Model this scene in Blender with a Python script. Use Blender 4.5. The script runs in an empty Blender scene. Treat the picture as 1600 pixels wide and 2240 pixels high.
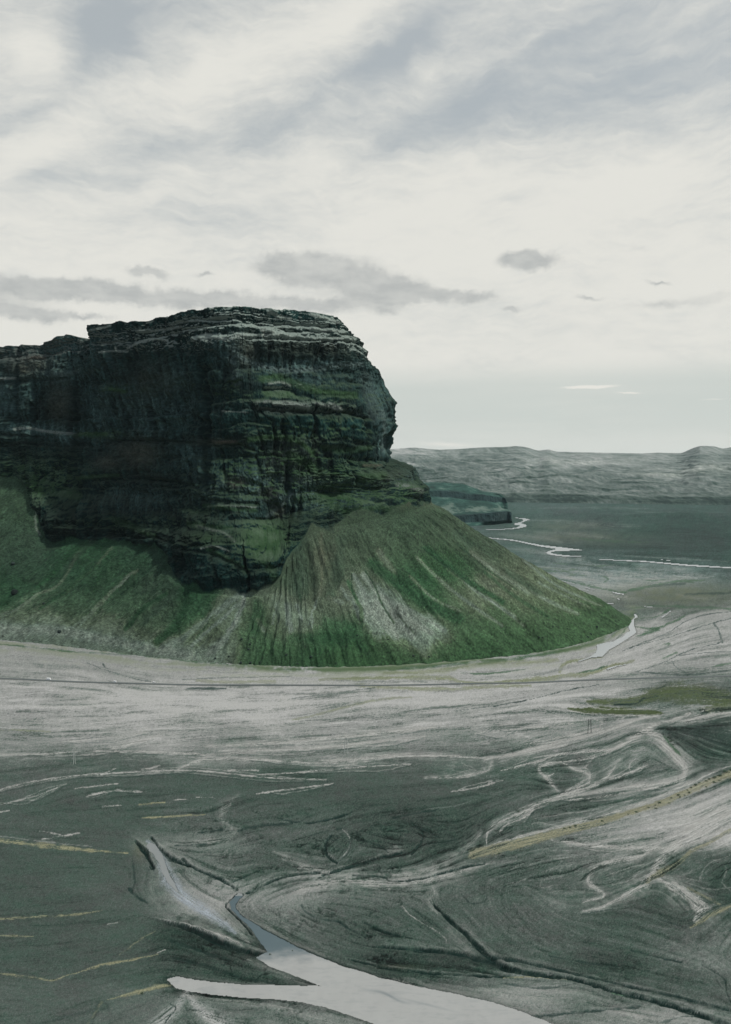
import bpy, bmesh, math, random
import numpy as np
from mathutils import Vector, Matrix
C = bpy.context.scene
COL = C.collection
F32 = np.float32

# ------------------------------------------------------------------ camera
FPX, HORY, CAMH = 1742.2, 1050.0, 300.0          # focal length in photo pixels, horizon row, camera height
PITCH = math.atan((1120.0 - HORY) / FPX)
CP, SP = math.cos(PITCH), math.sin(PITCH)
cam = bpy.data.cameras.new('camera'); camo = bpy.data.objects.new('camera', cam); COL.objects.link(camo)
camo.location = (0, 0, CAMH); camo.rotation_euler = (math.pi/2 - PITCH, 0, 0)
cam.sensor_fit = 'VERTICAL'; cam.sensor_height = 36.0; cam.sensor_width = 36.0
cam.lens = 36.0 * FPX / 2240.0
cam.clip_start = 1.0; cam.clip_end = 200000.0
C.camera = camo

# ------------------------------------------------------------------ exposure, sun, sky
C.view_settings.view_transform = 'Standard'; C.view_settings.look = 'None'
C.view_settings.exposure = 0.0; C.view_settings.gamma = 1.0
SUN_AZ, SUN_EL = math.radians(103), math.radians(56)    # azimuth clockwise from the viewing direction
sl = bpy.data.lights.new('sun', 'SUN'); sl.energy = 3.4; sl.angle = math.radians(1.5); sl.color = (1.0, 0.99, 0.91)
so = bpy.data.objects.new('sun', sl); COL.objects.link(so)
sd = Vector((math.sin(SUN_AZ)*math.cos(SUN_EL), math.cos(SUN_AZ)*math.cos(SUN_EL), math.sin(SUN_EL)))
so.rotation_euler = sd.to_track_quat('Z', 'Y').to_euler()

def px_dir(x, y):
    a = (x - 800.0)/FPX; b = (1120.0 - y)/FPX
    d = np.array([a, CP + b*SP, -SP + b*CP]); return d/np.linalg.norm(d)
def px_uv(x, y):                                   # sky direction as azimuth/elevation, scaled to pixel-like units
    d = px_dir(x, y); return math.atan2(d[0], d[1])*FPX, math.asin(d[2])*FPX

class NT:
    def __init__(s, nt): s.nt = nt; nt.nodes.clear()
    def n(s, t, **k):
        o = s.nt.nodes.new(t)
        for a, v in k.items(): setattr(o, a, v)
        return o
    def l(s, a, b): s.nt.links.new(a, b)
    def put(s, sock, v):
        if hasattr(v, 'is_output'): s.l(v, sock)
        elif isinstance(v, (int, float)): sock.default_value = v
        else: sock.default_value = tuple(v) + ((1.0,) if len(v) == 3 and len(sock.default_value) == 4 else ())
    def m(s, op, a, b=0.0, c=0.0, clamp=False):
        o = s.n('ShaderNodeMath', operation=op, use_clamp=clamp)
        s.put(o.inputs[0], a); s.put(o.inputs[1], b); s.put(o.inputs[2], c); return o.outputs[0]
    def mix(s, f, a, b, mode='MIX'):
        o = s.n('ShaderNodeMix', data_type='RGBA', blend_type=mode)
        s.put(o.inputs[0], f); s.put(o.inputs[6], a); s.put(o.inputs[7], b); return o.outputs[2]
    def noise(s, vec, scale, detail=6, rough=0.55, dist=0.0, col=False):
        o = s.n('ShaderNodeTexNoise'); s.put(o.inputs['Vector'], vec)
        o.inputs['Scale'].default_value = scale; o.inputs['Detail'].default_value = detail
        o.inputs['Roughness'].default_value = rough; o.inputs['Distortion'].default_value = dist
        return o.outputs['Color' if col else 'Fac']
    def step(s, v, lo, hi, o0=0.0, o1=1.0):
        o = s.n('ShaderNodeMapRange', interpolation_type='SMOOTHSTEP')
        s.put(o.inputs[0], v); o.inputs[1].default_value = lo; o.inputs[2].default_value = hi
        o.inputs[3].default_value = o0; o.inputs[4].default_value = o1; return o.outputs[0]
    def mapping(s, vec, loc=(0,0,0), rot=(0,0,0), scale=(1,1,1), kind='POINT'):
        o = s.n('ShaderNodeMapping', vector_type=kind); s.put(o.inputs[0], vec)
        o.inputs[1].default_value = loc; o.inputs[2].default_value = rot; o.inputs[3].default_value = scale
        return o.outputs[0]

def lin(c):
    c = np.asarray(c, dtype=np.float64)/255.0
    return np.where(c <= 0.04045, c/12.92, ((c+0.055)/1.055)**2.4)

def build_sky():
    w = bpy.data.worlds.new('World'); C.world = w; w.use_nodes = True
    t = NT(w.node_tree)
    tc = t.n('ShaderNodeTexCoord'); sep = t.n('ShaderNodeSeparateXYZ'); t.l(tc.outputs['Generated'], sep.inputs[0])
    U = t.m('MULTIPLY', t.m('ARCTAN2', sep.outputs[0], sep.outputs[1]), FPX)
    V = t.m('MULTIPLY', t.m('ARCSINE', sep.outputs[2]), FPX)
    cb = t.n('ShaderNodeCombineXYZ'); t.l(U, cb.inputs[0]); t.l(V, cb.inputs[1]); P = cb.outputs[0]
    sky = t.n('ShaderNodeTexSky', sky_type='NISHITA'); sky.sun_disc = False
    sky.sun_elevation = SUN_EL; sky.sun_rotation = SUN_AZ
    sky.air_density = 1.2; sky.dust_density = 2.0
    def vadd(a, b):
        o = t.n('ShaderNodeVectorMath', operation='ADD'); t.l(a, o.inputs[0]); t.put(o.inputs[1], b); return o.outputs[0]
    def vscale(a, f):
        o = t.n('ShaderNodeVectorMath', operation='SCALE'); t.l(a, o.inputs[0]); o.inputs[3].default_value = f; return o.outputs[0]
    def warp(vec, scale, amp, detail=5, rough=0.6):
        n = t.noise(vec, scale, detail, rough, col=True)
        return vadd(vec, vscale(vadd(n, (-0.5, -0.5, -0.5)), amp))
    def blob(vec, x, y, rx, ry, ang=0.0):
        u, v = px_uv(x, y)
        m = t.mapping(vec, (u, v, 0), (0, 0, math.radians(ang)), (rx, ry, 1e5), 'TEXTURE')
        g = t.n('ShaderNodeTexGradient', gradient_type='QUADRATIC_SPHERE'); t.l(m, g.inputs[0]); return g.outputs['Fac']
    def total(vec, bl):
        acc = None
        for b in bl:
            g = t.m('MULTIPLY', blob(vec, *b[:5]), b[5]); acc = g if acc is None else t.m('ADD', acc, g)
        return acc
    # high veil: streaks rising to the right
    W1 = warp(P, 0.003, 110, 3, 0.5)
    W2 = warp(W1, 0.012, 44, 6, 0.62)
    rot = t.mapping(W1, rot=(0, 0, math.radians(-24)), scale=(0.0014, 0.0055, 0.002))
    n1 = t.noise(rot, 1.0, 9, 0.6, 0.3)
    rot2 = t.mapping(W2, rot=(0, 0, math.radians(-20)), scale=(0.0045, 0.018, 0.004))
    n2 = t.noise(rot2, 1.0, 8, 0.62, 0.0)
    gaps = total(W2, [                     # px, py, rx, ry, angle, weight : thin places where blue shows
        (235, 60, 175, 105, 35, 1.5), (175, 140, 90, 60, 60, 0.5), (905, 85, 210, 60, 38, 1.0), (790, 165, 200, 40, 20, 0.75),
        (1010, 235, 250, 90, 14, 0.85), (850, 325, 230, 70, 25, 0.55), (620, 290, 330, 75, 15, 0.65), (330, 320, 320, 60, 18, 0.5),
        (1350, 150, 420, 110, 14, 0.40), (1240, 60, 300, 60, 15, 0.5), (150, 400, 300, 50, 22, 0.35), (350, 500, 520, 70, 3, 0.45),
        (60, 245, 180, 35, 32, 0.35), (120, 380, 150, 40, 35, 0.35)])
    lights = total(W2, [
        (60, 110, 190, 190, 60, 0.7), (480, 150, 520, 120, 26, 1.1), (760, 40, 300, 90, 35, 0.9), (930, 150, 80, 45, 25, 0.6),
        (1150, 85, 330, 26, 16, 0.55), (80, 330, 330, 90, 40, 0.6), (230, 360, 150, 45, 15, 0.5), (1500, 40, 200, 60, 20, 0.4),
        (1350, 420, 600, 130, 8, 0.7), (900, 460, 500, 80, 18, 0.45), (300, 440, 400, 40, 10, 0.3)])
    cov = t.m('ADD', 0.42, t.m('MULTIPLY', t.m('SUBTRACT', n1, 0.5), 1.15))
    cov = t.m('ADD', cov, t.m('MULTIPLY', t.m('SUBTRACT', n2, 0.5), 0.5))
    cov = t.m('ADD', cov, t.m('MULTIPLY', lights, 0.55))
    cov = t.m('SUBTRACT', cov, t.m('MULTIPLY', gaps, 0.66))
    wisp = t.noise(t.mapping(W2, rot=(0, 0, math.radians(-26)), scale=(0.013, 0.045, 0.004)), 1.0, 8, 0.68)
    cov = t.m('ADD', cov, t.m('MULTIPLY', t.m('SUBTRACT', wisp, 0.5), 0.75))
    low = t.step(V, 850, 330)              # towards the horizon the veil thickens
    cov = t.m('ADD', cov, t.m('MULTIPLY', low, 0.50))
    cov = t.step(cov, -0.15, 1.0)
    back = t.step(sep.outputs[1], -0.35, 0.25, 0.30, 1.0)      # unseen sky behind the viewpoint, made clearer to cut the ambient light
    veil = t.m('MULTIPLY', t.m('ADD', 0.70, t.m('MULTIPLY', cov, 0.29)), back)
    K = 0.1
    white = tuple(lin((228, 227, 220))/K)
    gapc = tuple(lin((193, 197, 194))/K)
    lc = t.mix(cov, gapc, white)
    base = t.mix(veil, sky.outputs[0], lc)
    # teal-grey clear band low in the sky at the right
    band = t.m('MULTIPLY', t.step(V, 262, 190), t.step(U, -500, 60))
    bn = t.noise(t.mapping(P, scale=(0.0016, 0.02, 0)), 1.0, 5, 0.6)
    band = t.m('MULTIPLY', band, t.step(V, 30, 150, 0.35, 0.9))
    band = t.m('MULTIPLY', band, t.step(bn, 0.2, 0.6, 0.75, 1.0))
    base = t.mix(band, base, tuple(lin((202, 208, 203))/K))
    # grey low clouds
    W3 = warp(P, 0.012, 60, 7, 0.68)
    gc = total(W3, [
        (690, 590, 190, 62, 0, 1.5), (790, 615, 210, 62, -10, 1.5), (620, 585, 120, 45, 0, 1.0), (900, 640, 220, 42, -6, 1.2), (1030, 648, 140, 26, -4, 1.0),
        (80, 628, 260, 46, 0, 1.4), (250, 645, 260, 36, -4, 1.2), (480, 655, 330, 36, -2, 1.1), (700, 665, 230, 40, 0, 1.0), (840, 680, 90, 24, 0, .7),
        (50, 682, 170, 34, -2, 1.1), (190, 690, 120, 16, 0, .7), (322, 598, 85, 24, -4, 1.3), (450, 607, 45, 12, 0, .9), (1155, 570, 125, 38, -5, 1.7), (1120, 678, 40, 13, -8, 1.0),
        (1440, 612, 60, 10, -8, 0.7), (1290, 652, 60, 10, -4, 0.7), (1400, 550, 120, 14, 0, .35), (1450, 665, 330, 30, 3, .5), (-200, 640, 300, 60, 0, 1.2)])
    gn = t.noise(t.mapping(P, scale=(0.008, 0.02, 0)), 1.0, 8, 0.65)
    gd = t.m('ADD', gc, t.m('MULTIPLY', t.m('SUBTRACT', gn, 0.5), 0.9))
    gd2 = t.step(gd, 0.10, 0.75)
    gshade = t.step(t.noise(t.mapping(P, scale=(0.012, 0.03, 0)), 1.0, 6, 0.6), 0.3, 0.7)
    gtop = blob(W3, 745, 555, 300, 40, -6)
    gshade = t.m('ADD', t.m('MULTIPLY', gshade, .75), t.m('MULTIPLY', gtop, .7), clamp=True)
    gcol = t.mix(gshade, tuple(lin((178, 181, 180))/K), tuple(lin((205, 206, 202))/K))
    base = t.mix(t.m('MULTIPLY', gd2, 0.92), base, gcol)
    # thin bright cloud bars
    W4 = warp(P, 0.03, 10, 4, 0.6)
    bar = total(W4, [(1290, 847, 110, 7, 0, 2.2), (1375, 859, 55, 5, -3, 1.4), (1560, 873, 70, 4, 0, .8), (980, 972, 160, 14, -3, 1.1)])
    base = t.mix(t.m('MULTIPLY', t.step(bar, 0.15, 1.1), 0.8), base, tuple(lin((238, 234, 226))/K))
    # warm-white glow of haze along the skyline
    hz = t.step(V, 110, 40)
    base = t.mix(t.m('MULTIPLY', hz, 0.55), base, tuple(lin((218, 220, 214))/K))
    bg = t.n('ShaderNodeBackground'); t.l(base, bg.inputs[0]); bg.inputs[1].default_value = K
    out = t.n('ShaderNodeOutputWorld'); t.l(bg.outputs[0], out.inputs[0])
build_sky()

# ------------------------------------------------------------------ numpy helpers
_h = np.random.RandomState(7)
PERM = np.concatenate([_h.permutation(4096)]*2).astype(np.int32)
_g = _h.normal(size=(4096, 3)); _g /= np.linalg.norm(_g, axis=1)[:, None]; G3 = _g.astype(F32)
def perlin(x, y, z=None, seed=0):
    x = np.asarray(x, F32); y = np.asarray(y, F32)
    z = np.zeros_like(x) + F32(seed*7.31+0.37) if z is None else np.asarray(z, F32) + F32(seed*7.31+0.37)
    xi = np.floor(x); yi = np.floor(y); zi = np.floor(z)
    xf, yf, zf = x-xi, y-yi, z-zi
    xi = xi.astype(np.int32) & 4095; yi = yi.astype(np.int32) & 4095; zi = zi.astype(np.int32) & 4095
    u = xf*xf*xf*(xf*(xf*6-15)+10); v = yf*yf*yf*(yf*(yf*6-15)+10); w = zf*zf*zf*(zf*(zf*6-15)+10)
    def c(dx, dy, dz):
        h = PERM[(PERM[(PERM[(xi+dx) & 4095] + yi+dy) & 4095] + zi+dz) & 4095]
        g = G3[h]; return g[..., 0]*(xf-dx) + g[..., 1]*(yf-dy) + g[..., 2]*(zf-dz)
    def L(a, b, t): return a + (b-a)*t
    r = L(L(L(c(0,0,0), c(1,0,0), u), L(c(0,1,0), c(1,1,0), u), v), L(L(c(0,0,1), c(1,0,1), u), L(c(0,1,1), c(1,1,1), u), v), w)
    return r*1.5
def fbm(x, y, z=None, o=4, gain=0.5, seed=0, ridged=False):
    s = 0.0; a = 1.0; n = 0.0; f = 1.0
    for k in range(o):
        p = perlin(x*f, y*f, None if z is None else z*f, seed+k*3)
        if ridged: p = 1-2*np.abs(p)
        s = s + a*p; n += a; a *= gain; f *= 2.03
    return s/n
def sst(v, a, b):
    t = np.clip((v-a)/(b-a), 0, 1); return t*t*(3-2*t)
def linf(c):
    c = np.clip(np.asarray(c, F32), 0, 255)/F32(255.0)
    return np.where(c <= 0.04045, c/12.92, ((c+0.055)/1.055)**2.4).astype(F32)
def project(P):
    x, y, z = P[..., 0], P[..., 1], P[..., 2]-CAMH
    d = y*CP - z*SP; up = y*SP + z*CP
    return 800 + FPX*x/d, 1120 - FPX*up/d
def pt(px, py, Y):                                # the world point on a pixel's ray at distance Y
    a = (px-800.0)/FPX; b = (1120.0-py)/FPX; fy = CP + b*SP; fz = -SP + b*CP
    return np.array([a*Y/fy, Y, CAMH + fz*Y/fy])
def gpt(px, py, z=0.0):                           # the point of the plain under a pixel
    b = (1120.0-py)/FPX; t = (CAMH-z)/(SP - b*CP)
    return np.array([(px-800.0)/FPX*t, t*(CP+b*SP), z])

def grid_mesh(name, P, rgb=None, mat=None, kind='structure', extra=None, flip=False):
    n, m = P.shape[:2]
    me = bpy.data.meshes.new(name)
    me.vertices.add(n*m); me.vertices.foreach_set('co', np.ascontiguousarray(P, F32).ravel())
    i = np.arange(n*m, dtype=np.int32).reshape(n, m)
    q = np.stack([i[:-1, :-1], i[:-1, 1:], i[1:, 1:], i[1:, :-1]], -1).reshape(-1, 4)
    if flip: q = q[:, ::-1]
    k = len(q)
    me.loops.add(k*4); me.polygons.add(k)
    me.loops.foreach_set('vertex_index', np.ascontiguousarray(q).ravel())
    me.polygons.foreach_set('loop_start', np.arange(0, k*4, 4, dtype=np.int32))
    me.polygons.foreach_set('loop_total', np.full(k, 4, dtype=np.int32))
    me.polygons.foreach_set('use_smooth', np.ones(k, dtype=bool))
    me.update(calc_edges=True)
    if rgb is not None:
        a = me.color_attributes.new('albedo', 'FLOAT_COLOR', 'POINT')
        c = np.ones((n*m, 4), F32); c[:, :3] = rgb.reshape(-1, 3); a.data.foreach_set('color', c.ravel())
    o = bpy.data.objects.new(name, me); COL.objects.link(o)
    if kind: o['kind'] = kind
    if mat: me.materials.append(mat)
    return o

def terrain_mat(name, rough=0.95, grain=0.25, gscale=0.5, g2=0.08, bump=0.0, bscale=0.3, spec=0.1):
    m = bpy.data.materials.new(name); m.use_nodes = True; t = NT(m.node_tree)
    at = t.n('ShaderNodeAttribute', attribute_name='albedo'); geo = t.n('ShaderNodeNewGeometry')
    n1 = t.noise(geo.outputs['Position'], gscale, 4, 0.75)
    n2 = t.noise(geo.outputs['Position'], g2, 5, 0.7)
    f = t.m('ADD', t.m('ADD', 1.0, t.m('MULTIPLY', t.m('SUBTRACT', n1, 0.5), grain*2)), t.m('MULTIPLY', t.m('SUBTRACT', n2, 0.5), grain*2))
    cb = t.n('ShaderNodeVectorMath', operation='SCALE'); t.l(at.outputs['Color'], cb.inputs[0]); t.l(f, cb.inputs[3])
    b = t.n('ShaderNodeBsdfPrincipled'); t.l(cb.outputs[0], b.inputs['Base Color'])
    b.inputs['Roughness'].default_value = rough; b.inputs['Specular IOR Level'].default_value = spec
    if bump:
        bp = t.n('ShaderNodeBump'); bp.inputs['Strength'].default_value = 1.0; bp.inputs['Distance'].default_value = bump
        t.l(t.noise(geo.outputs['Position'], bscale, 7, 0.65), bp.inputs['Height']); t.l(bp.outputs[0], b.inputs['Normal'])
    out = t.n('ShaderNodeOutputMaterial'); t.l(b.outputs[0], out.inputs[0]); return m
def plain_mat(name, col, rough=0.8, vary=0.25, scale=1.0, metal=0.0, spec=0.3):
    m = bpy.data.materials.new(name); m.use_nodes = True; t = NT(m.node_tree)
    geo = t.n('ShaderNodeNewGeometry'); n = t.noise(geo.outputs['Position'], scale, 4, 0.6)
    c = np.array(col, float)
    b = t.n('ShaderNodeBsdfPrincipled')
    t.l(t.mix(n, tuple(c*(1-vary)), tuple(c*(1+vary))), b.inputs['Base Color'])
    b.inputs['Roughness'].default_value = rough; b.inputs['Metallic'].default_value = metal; b.inputs['Specular IOR Level'].default_value = spec
    out = t.n('ShaderNodeOutputMaterial'); t.l(b.outputs[0], out.inputs[0]); return m

def normals(P):
    du = np.gradient(P, axis=1); dv = np.gradient(P, axis=0)
    n = np.cross(du, dv); return n/(np.linalg.norm(n, axis=-1, keepdims=True)+1e-9)
def rbf_colors(px, py, pts, sx, sy):
    W = np.full(px.shape, 1e-12, F32); A = np.zeros(px.shape+(3,), F32)
    for (x, y, *c) in pts:
        c = c[0] if isinstance(c[0], tuple) else (c[0],)*3
        w = np.exp(-(((px-x)/sx)**2 + ((py-y)/sy)**2)).astype(F32) + 1e-7/(1+((px-x)/sx)**2+((py-y)/sy)**2)**2
        W += w; A += w[..., None]*np.array(c, F32)
    return A/W[..., None]

def grade(L, k=1.0):
    """a green-grey colour grade put into the albedo: strongest in dark tones"""
    x = [0, 40, 60, 80, 110, 140, 170]
    r = np.interp(L, x, [.60, .66, .78, .885, .94, .985, 1.0]); g = np.interp(L, x, [1.15, 1.20, 1.18, 1.10, 1.05, 1.01, 1.0]); b = np.interp(L, x, [1.06, 1.02, 1.0, 1.0, .99, .985, .985])
    return (1 + k*(np.stack([r, g, b], -1)-1)).astype(F32)

# control columns of the mountain, down its fall lines: foot, cliff base, lower band top, terrace, cliff ledge, cliff top,
# upper terrace, upper cliff top, rim  (photo x, photo y, distance in metres)
MC = [
 [(-1500,1310,None),(-800,1030,2400),(-800,1010,2410),(-800,990,2420),(-800,940,2450),(-800,900,2460),(-800,840,2480),(-800,815,2500),(-800,800,2560)],
 [(-820,1345,None),(-270,1050,2080),(-270,1030,2090),(-270,1005,2100),(-270,945,2130),(-265,900,2140),(-262,840,2160),(-260,800,2180),(-255,772,2230)],
 [(-450,1376,None),(20,1045,1900),(22,1020,1908),(25,1000,1916.5),(28,940,1945),(30,900,1952),(32,832,1972),(34,790,1985),(28,757,2030)],
 [(-330,1383,None),(75,1120,1770),(78,1100,1775),(95,1040,1840),(98,945,1920),(100,900,1928),(102,832,1945),(104,785,1955),(95,752,1985)],
 [(-225,1390,None),(112,1190,1728),(100,1135,1745),(150,1050,1807.5),(152,945,1885),(155,900,1892),(156,830,1912),(156,770,1925),(150,734,1950)],
 [(-130,1395,None),(180,1182,1690),(180,1140,1702),(195,1055,1766),(195,950,1845),(195,900,1852),(190,832,1872),(182,772,1880),(186,740,1895)],
 [(-35,1402,None),(250,1185,1640),(250,1138,1652),(255,1060,1711),(250,955,1785),(240,902,1795),(225,835,1805),(205,768,1815),(196,712,1835)],
 [(85,1412,None),(352,1205,1550),(360,1165,1560),(375,1100,1607.5),(372,960,1668),(370,905,1675),(362,832,1688),(350,755,1700),(340,700,1722)],
 [(200,1426,None),(385,1262,1455),(395,1190,1475),(420,1115,1537.5),(418,962,1612),(415,905,1618),(410,830,1632),(405,750,1648),(400,684,1670)],
 [(295,1438,None),(430,1290,1418),(440,1190,1440),(460,1118,1501),(458,960,1574),(456,905,1580),(458,830,1594),(460,748,1606),(450,675,1635)],
 [(430,1452,None),(525,1302,1395),(535,1215,1420),(525,1128,1480),(518,962,1552),(515,900,1558),(515,815,1572),(515,742,1583),(510,671,1618)],
 [(555,1460,None),(598,1293,1398),(606,1225,1425),(590,1135,1540),(575,968,1556),(570,888,1562),(560,802,1588),(560,742,1596),(560,674,1632)],
 [(660,1464,None),(640,1205,1478),(640,1160,1500),(645,1120,1545),(630,985,1572),(625,888,1582),(615,808,1614),(620,744,1624),(620,680,1655)],
 [(785,1464,None),(695,1160,1530),(695,1130,1540),(695,1092,1572),(695,1000,1592),(690,890,1604),(680,808,1638),(690,747,1648),(690,684,1680)],
 [(985,1453,None),(775,1145,1572),(775,1110,1582),(780,1070,1605),(765,1005,1622),(755,900,1636),(742,808,1668),(745,752,1676),(738,692,1708)],
 [(1190,1431,None),(885,1122,1655),(885,1085,1665),(870,1050,1690),(822,1012,1712),(812,910,1716),(795,832,1732),(782,775,1738),(765,722,1765)],
 [(1320,1398,None),(928,1108,1740),(925,1072,1750),(895,1032,1776),(845,1008,1790),(850,890,1790),(818,828,1792),(798,790,1794),(785,742,1812)],
 [(1378,1350,None),(943,1098,1830),(938,1066,1840),(896,1024,1855),(849,1002,1868),(860,885,1870),(828,820,1870),(804,795,1872),(796,762,1880)],
]

# ------------------------------------------------------------------ the plain
# Its map is laid out on a grid of ground points; stroke coordinates are converted to points of the plain.
ST = 1.5
GX = np.arange(-330, 1931, ST, dtype=F32); GY = np.arange(1075, 2421, ST, dtype=F32)
MX, MY = np.meshgrid(GX, GY)
STROKES = []
def S(kind, w, pts, a=1.0, soft=0.35, h=0.0):
    p = []
    for q in pts.split():
        v = [float(k) for k in q.split(',')]
        p.append((v[0], v[1], v[2] if len(v) > 2 else w))
    STROKES.append((kind, p, a, soft, h))
# pale sand channels: middle and right
S('L', 6, '700,1664 922,1653 1075,1657 1162,1644 1240,1630')
S('L', 4, '930,1701 1009,1697 1066,1686,6 1075,1666'); S('L', 3, '987,1732 1053,1721 1101,1706')
S('L', 5, '1084,1688 1140,1675 1189,1662 1232,1649 1337,1640 1380,1622'); S('L', 7, '1226,1666 1195,1672 1180,1684 1206,1714 1224,1732')
S('L', 7, '1226,1666 1259,1684 1285,1692 1291,1708 1272,1721 1224,1738')
S('L', 9, '1355,1662 1337,1688 1320,1706 1294,1721 1250,1734 1180,1758 1145,1776 1097,1797 1068,1819 1066,1846')
S('L', 5, '1167,1771 1145,1789 1106,1806 1090,1825')
S('L', 16, '1438,1618,16 1464,1640,20 1488,1663,24 1499,1688,20 1488,1704,14 1447,1714,9 1381,1721,7 1294,1734,6 1200,1752,4')
S('L', 4, '1480,1708 1440,1722 1380,1732 1300,1745 1230,1750'); S('L', 4, '1390,1660 1376,1675 1380,1690', .7); S('L', 4, '1420,1672 1390,1685 1350,1700 1300,1712')
S('L', 8, '1060,1662 1150,1643 1206,1629 1263,1615 1319,1601 1375,1581 1409,1570 1440,1566,4')
S('L', 5, '1150,1628 1230,1612 1290,1600 1320,1590'); S('L', 4, '1040,1605 1150,1592 1240,1584 1262,1580')
S('L', 10, '1226,1666,5 1263,1663,5 1319,1649,7 1361,1629,11 1398,1607,13 1431,1587,11 1473,1576,8 1521,1556,5 1600,1543,4 1700,1530,4')
S('L', 12, '1406,1598 1440,1612,15 1464,1640,16'); S('L', 10, '1462,1590,5 1502,1578,10 1544,1567,11 1600,1559,9 1720,1544,9')
S('L', 5, '1309,1595 1318,1580 1300,1572',.8); S('L', 5, '1350,1575 1368,1568',.9); S('L', 3, '1190,1700 1212,1692'); S('L',4,'1300,1655 1290,1668 1276,1680',.6)
S('L', 5, '1140,1832 1190,1826 1230,1812 1180,1800 1150,1808', .5); S('L', 4, '1170,1790 1220,1782 1290,1774', .5)
S('L', 9, '1040,1858,8 1119,1836 1206,1814 1294,1792 1381,1764 1447,1742 1512,1712,8 1600,1674,7 1750,1630,7', .9)
S('T', 16, '1036,1868,22 1119,1850,22 1206,1826,20 1294,1803,15 1381,1777,13 1447,1756,13 1512,1728,14 1600,1692,16 1750,1640,16', 1.0, .2)
S('L', 50, '1760,1740,90 1600,1775,75 1534,1812,55 1469,1852,34 1434,1896,26 1416,1929,26 1359,1964,15 1316,1986,10 1276,1994,6', 1.0)
S('L', 26, '1442,1925 1491,1950,32 1534,1985,34 1524,2012,26'); S('L', 12, '1206,1837,8 1294,1850,9 1381,1854,12 1460,1856,20', .95)
S('T', 8, '1700,1775 1600,1815 1556,1841 1512,1863,9 1482,1889,10 1442,1911,14 1416,1930,8', .85); S('T', 10, '1720,1935 1600,1983 1556,2001,12 1512,2029,5', .95)
S('T', 5, '1504,1942 1574,1977', .7)
S('L', 8, '1276,1974,4 1316,1964,9 1320,1951,9 1294,1937,9 1287,1920,9 1302,1898,10 1337,1885,9 1403,1872,7 1438,1850,5')
for s in ('1101,1913 1120,1900 1145,1889', '1150,1895 1206,1880 1259,1874', '1184,1924 1186,1942 1224,1934', '1200,1952 1230,1948', '1110,1935 1150,1922', '1340,1935 1380,1925 1400,1905',
          '1330,1915 1370,1900 1410,1890', '1500,1850 1530,1862 1600,1850', '1560,1880 1590,1900 1580,1930 1600,1950', '1600,1870 1550,1890 1530,1925', '1500,1930 1550,1945 1600,1942',
          '1300,1840 1350,1834 1420,1822', '1330,1812 1400,1800 1500,1790', '1260,1835 1340,1822'): S('L', 3.4, s, .5, .6)
S('L', 4, '1040,1748 1000,1762 930,1770', .3)
# left plain: thin pale channels
S('L', 4, '-200,1770 -100,1748 0,1727 70,1710 185,1695 270,1691 400,1685 500,1692 600,1702 715,1705,2', .9)
S('L', 4, '0,1760 75,1742 145,1715', .7); S('L', 6, '-200,1655 0,1651 100,1649 200,1642 270,1632 350,1607,3'); S('L', 5, '200,1643 350,1645 450,1650 560,1645', .9)
S('L', 7, '390,1682,9 450,1662,8 550,1661 700,1670 800,1660 900,1650,4'); S('L', 7, '450,1632 600,1625 800,1607 950,1590,4'); S('L', 5, '480,1642 640,1640 800,1625 930,1612,3')
S('L', 4, '500,1685 565,1685'); S('L', 3, '525,1697 650,1690 800,1677 900,1672'); S('L', 4, '222,1695 255,1680,2'); S('L', 3, '165,1725 260,1714'); S('L', 3, '190,1742 250,1730 325,1732'); S('L', 3, '225,1765 265,1761')
S('Y', 4, '305,1760 360,1755'); S('Y', 4, '310,1789 380,1786 450,1782'); S('L', 3, '560,1737 630,1727 730,1714'); S('L', 3, '310,1683 330,1680 350,1674'); S('L', 2, '380,1750 410,1748'); S('L', 2, '430,1744 465,1744')
S('L', 3, '87,1817 131,1826'); S('L', 4, '94,1836 175,1822'); S('L', 2.5, '0,1775 20,1773'); S('L',4,'110,1625 230,1615 330,1600',.8)
S('Y', 10, '-300,1795 -100,1822 0,1839 87,1849 175,1858 280,1866', 1.0, .2); S('L', 3, '-100,1812 0,1829 87,1840 200,1852', .5)
S('Y', 4, '-150,2012 0,2010 87,2005 153,2002 223,1992,2', .8); S('Y', 3, '-80,2046 0,2047 74,2049', .7); S('Y', 3, '262,2088 311,2053 341,2036', .5); S('Y', 5, '162,2130,3 219,2112 280,2101 346,2088,4', .9)
S('Y', 4, '-100,2120 0,2130 66,2137 114,2145 144,2134 162,2130', .8); S('Y', 9, '236,2187,4 306,2169,10 381,2152,12', .9, .3); S('Y', 5, '223,2191 192,2240', .5); S('L', 3, '236,2022 258,2018', .6); S('L',4,'345,2085 363,2077')
# far river plain
S('G', 3, '1168,1244 1220,1244 1258,1258 1286,1258', .8); S('G', 4, '1229,1268 1291,1282 1362,1296 1381,1291 1434,1280 1476,1272 1543,1268', .85); S('G', 3, '1462,1256 1500,1268 1543,1270', .7)
S('G', 3, '1243,1243 1270,1250 1240,1262', .7); S('G', 3, '1290,1245 1300,1258', .5); S('G', 5, '1380,1330 1440,1326 1530,1328 1600,1332 1800,1340', .6)
S('G', 4, '1400,1353 1438,1348 1467,1332', .8); S('G', 4, '1386,1370 1429,1375 1467,1363 1505,1344 1533,1334', .8); S('G', 5, '1410,1382 1440,1378 1390,1392', .8); S('G', 6, '1370,1350 1376,1362 1366,1380 1350,1396', .8)
S('D', 2, '1362,1424 1410,1405 1457,1386 1514,1353 1571,1341 1700,1330', .6); S('D', 2, '1370,1418 1450,1398 1530,1372 1600,1353 1700,1340', .6); S('D', 4, '1562,1363 1574,1385 1581,1405', .5); S('D', 2, '1581,1405 1505,1424 1448,1451 1391,1470', .6)
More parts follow.
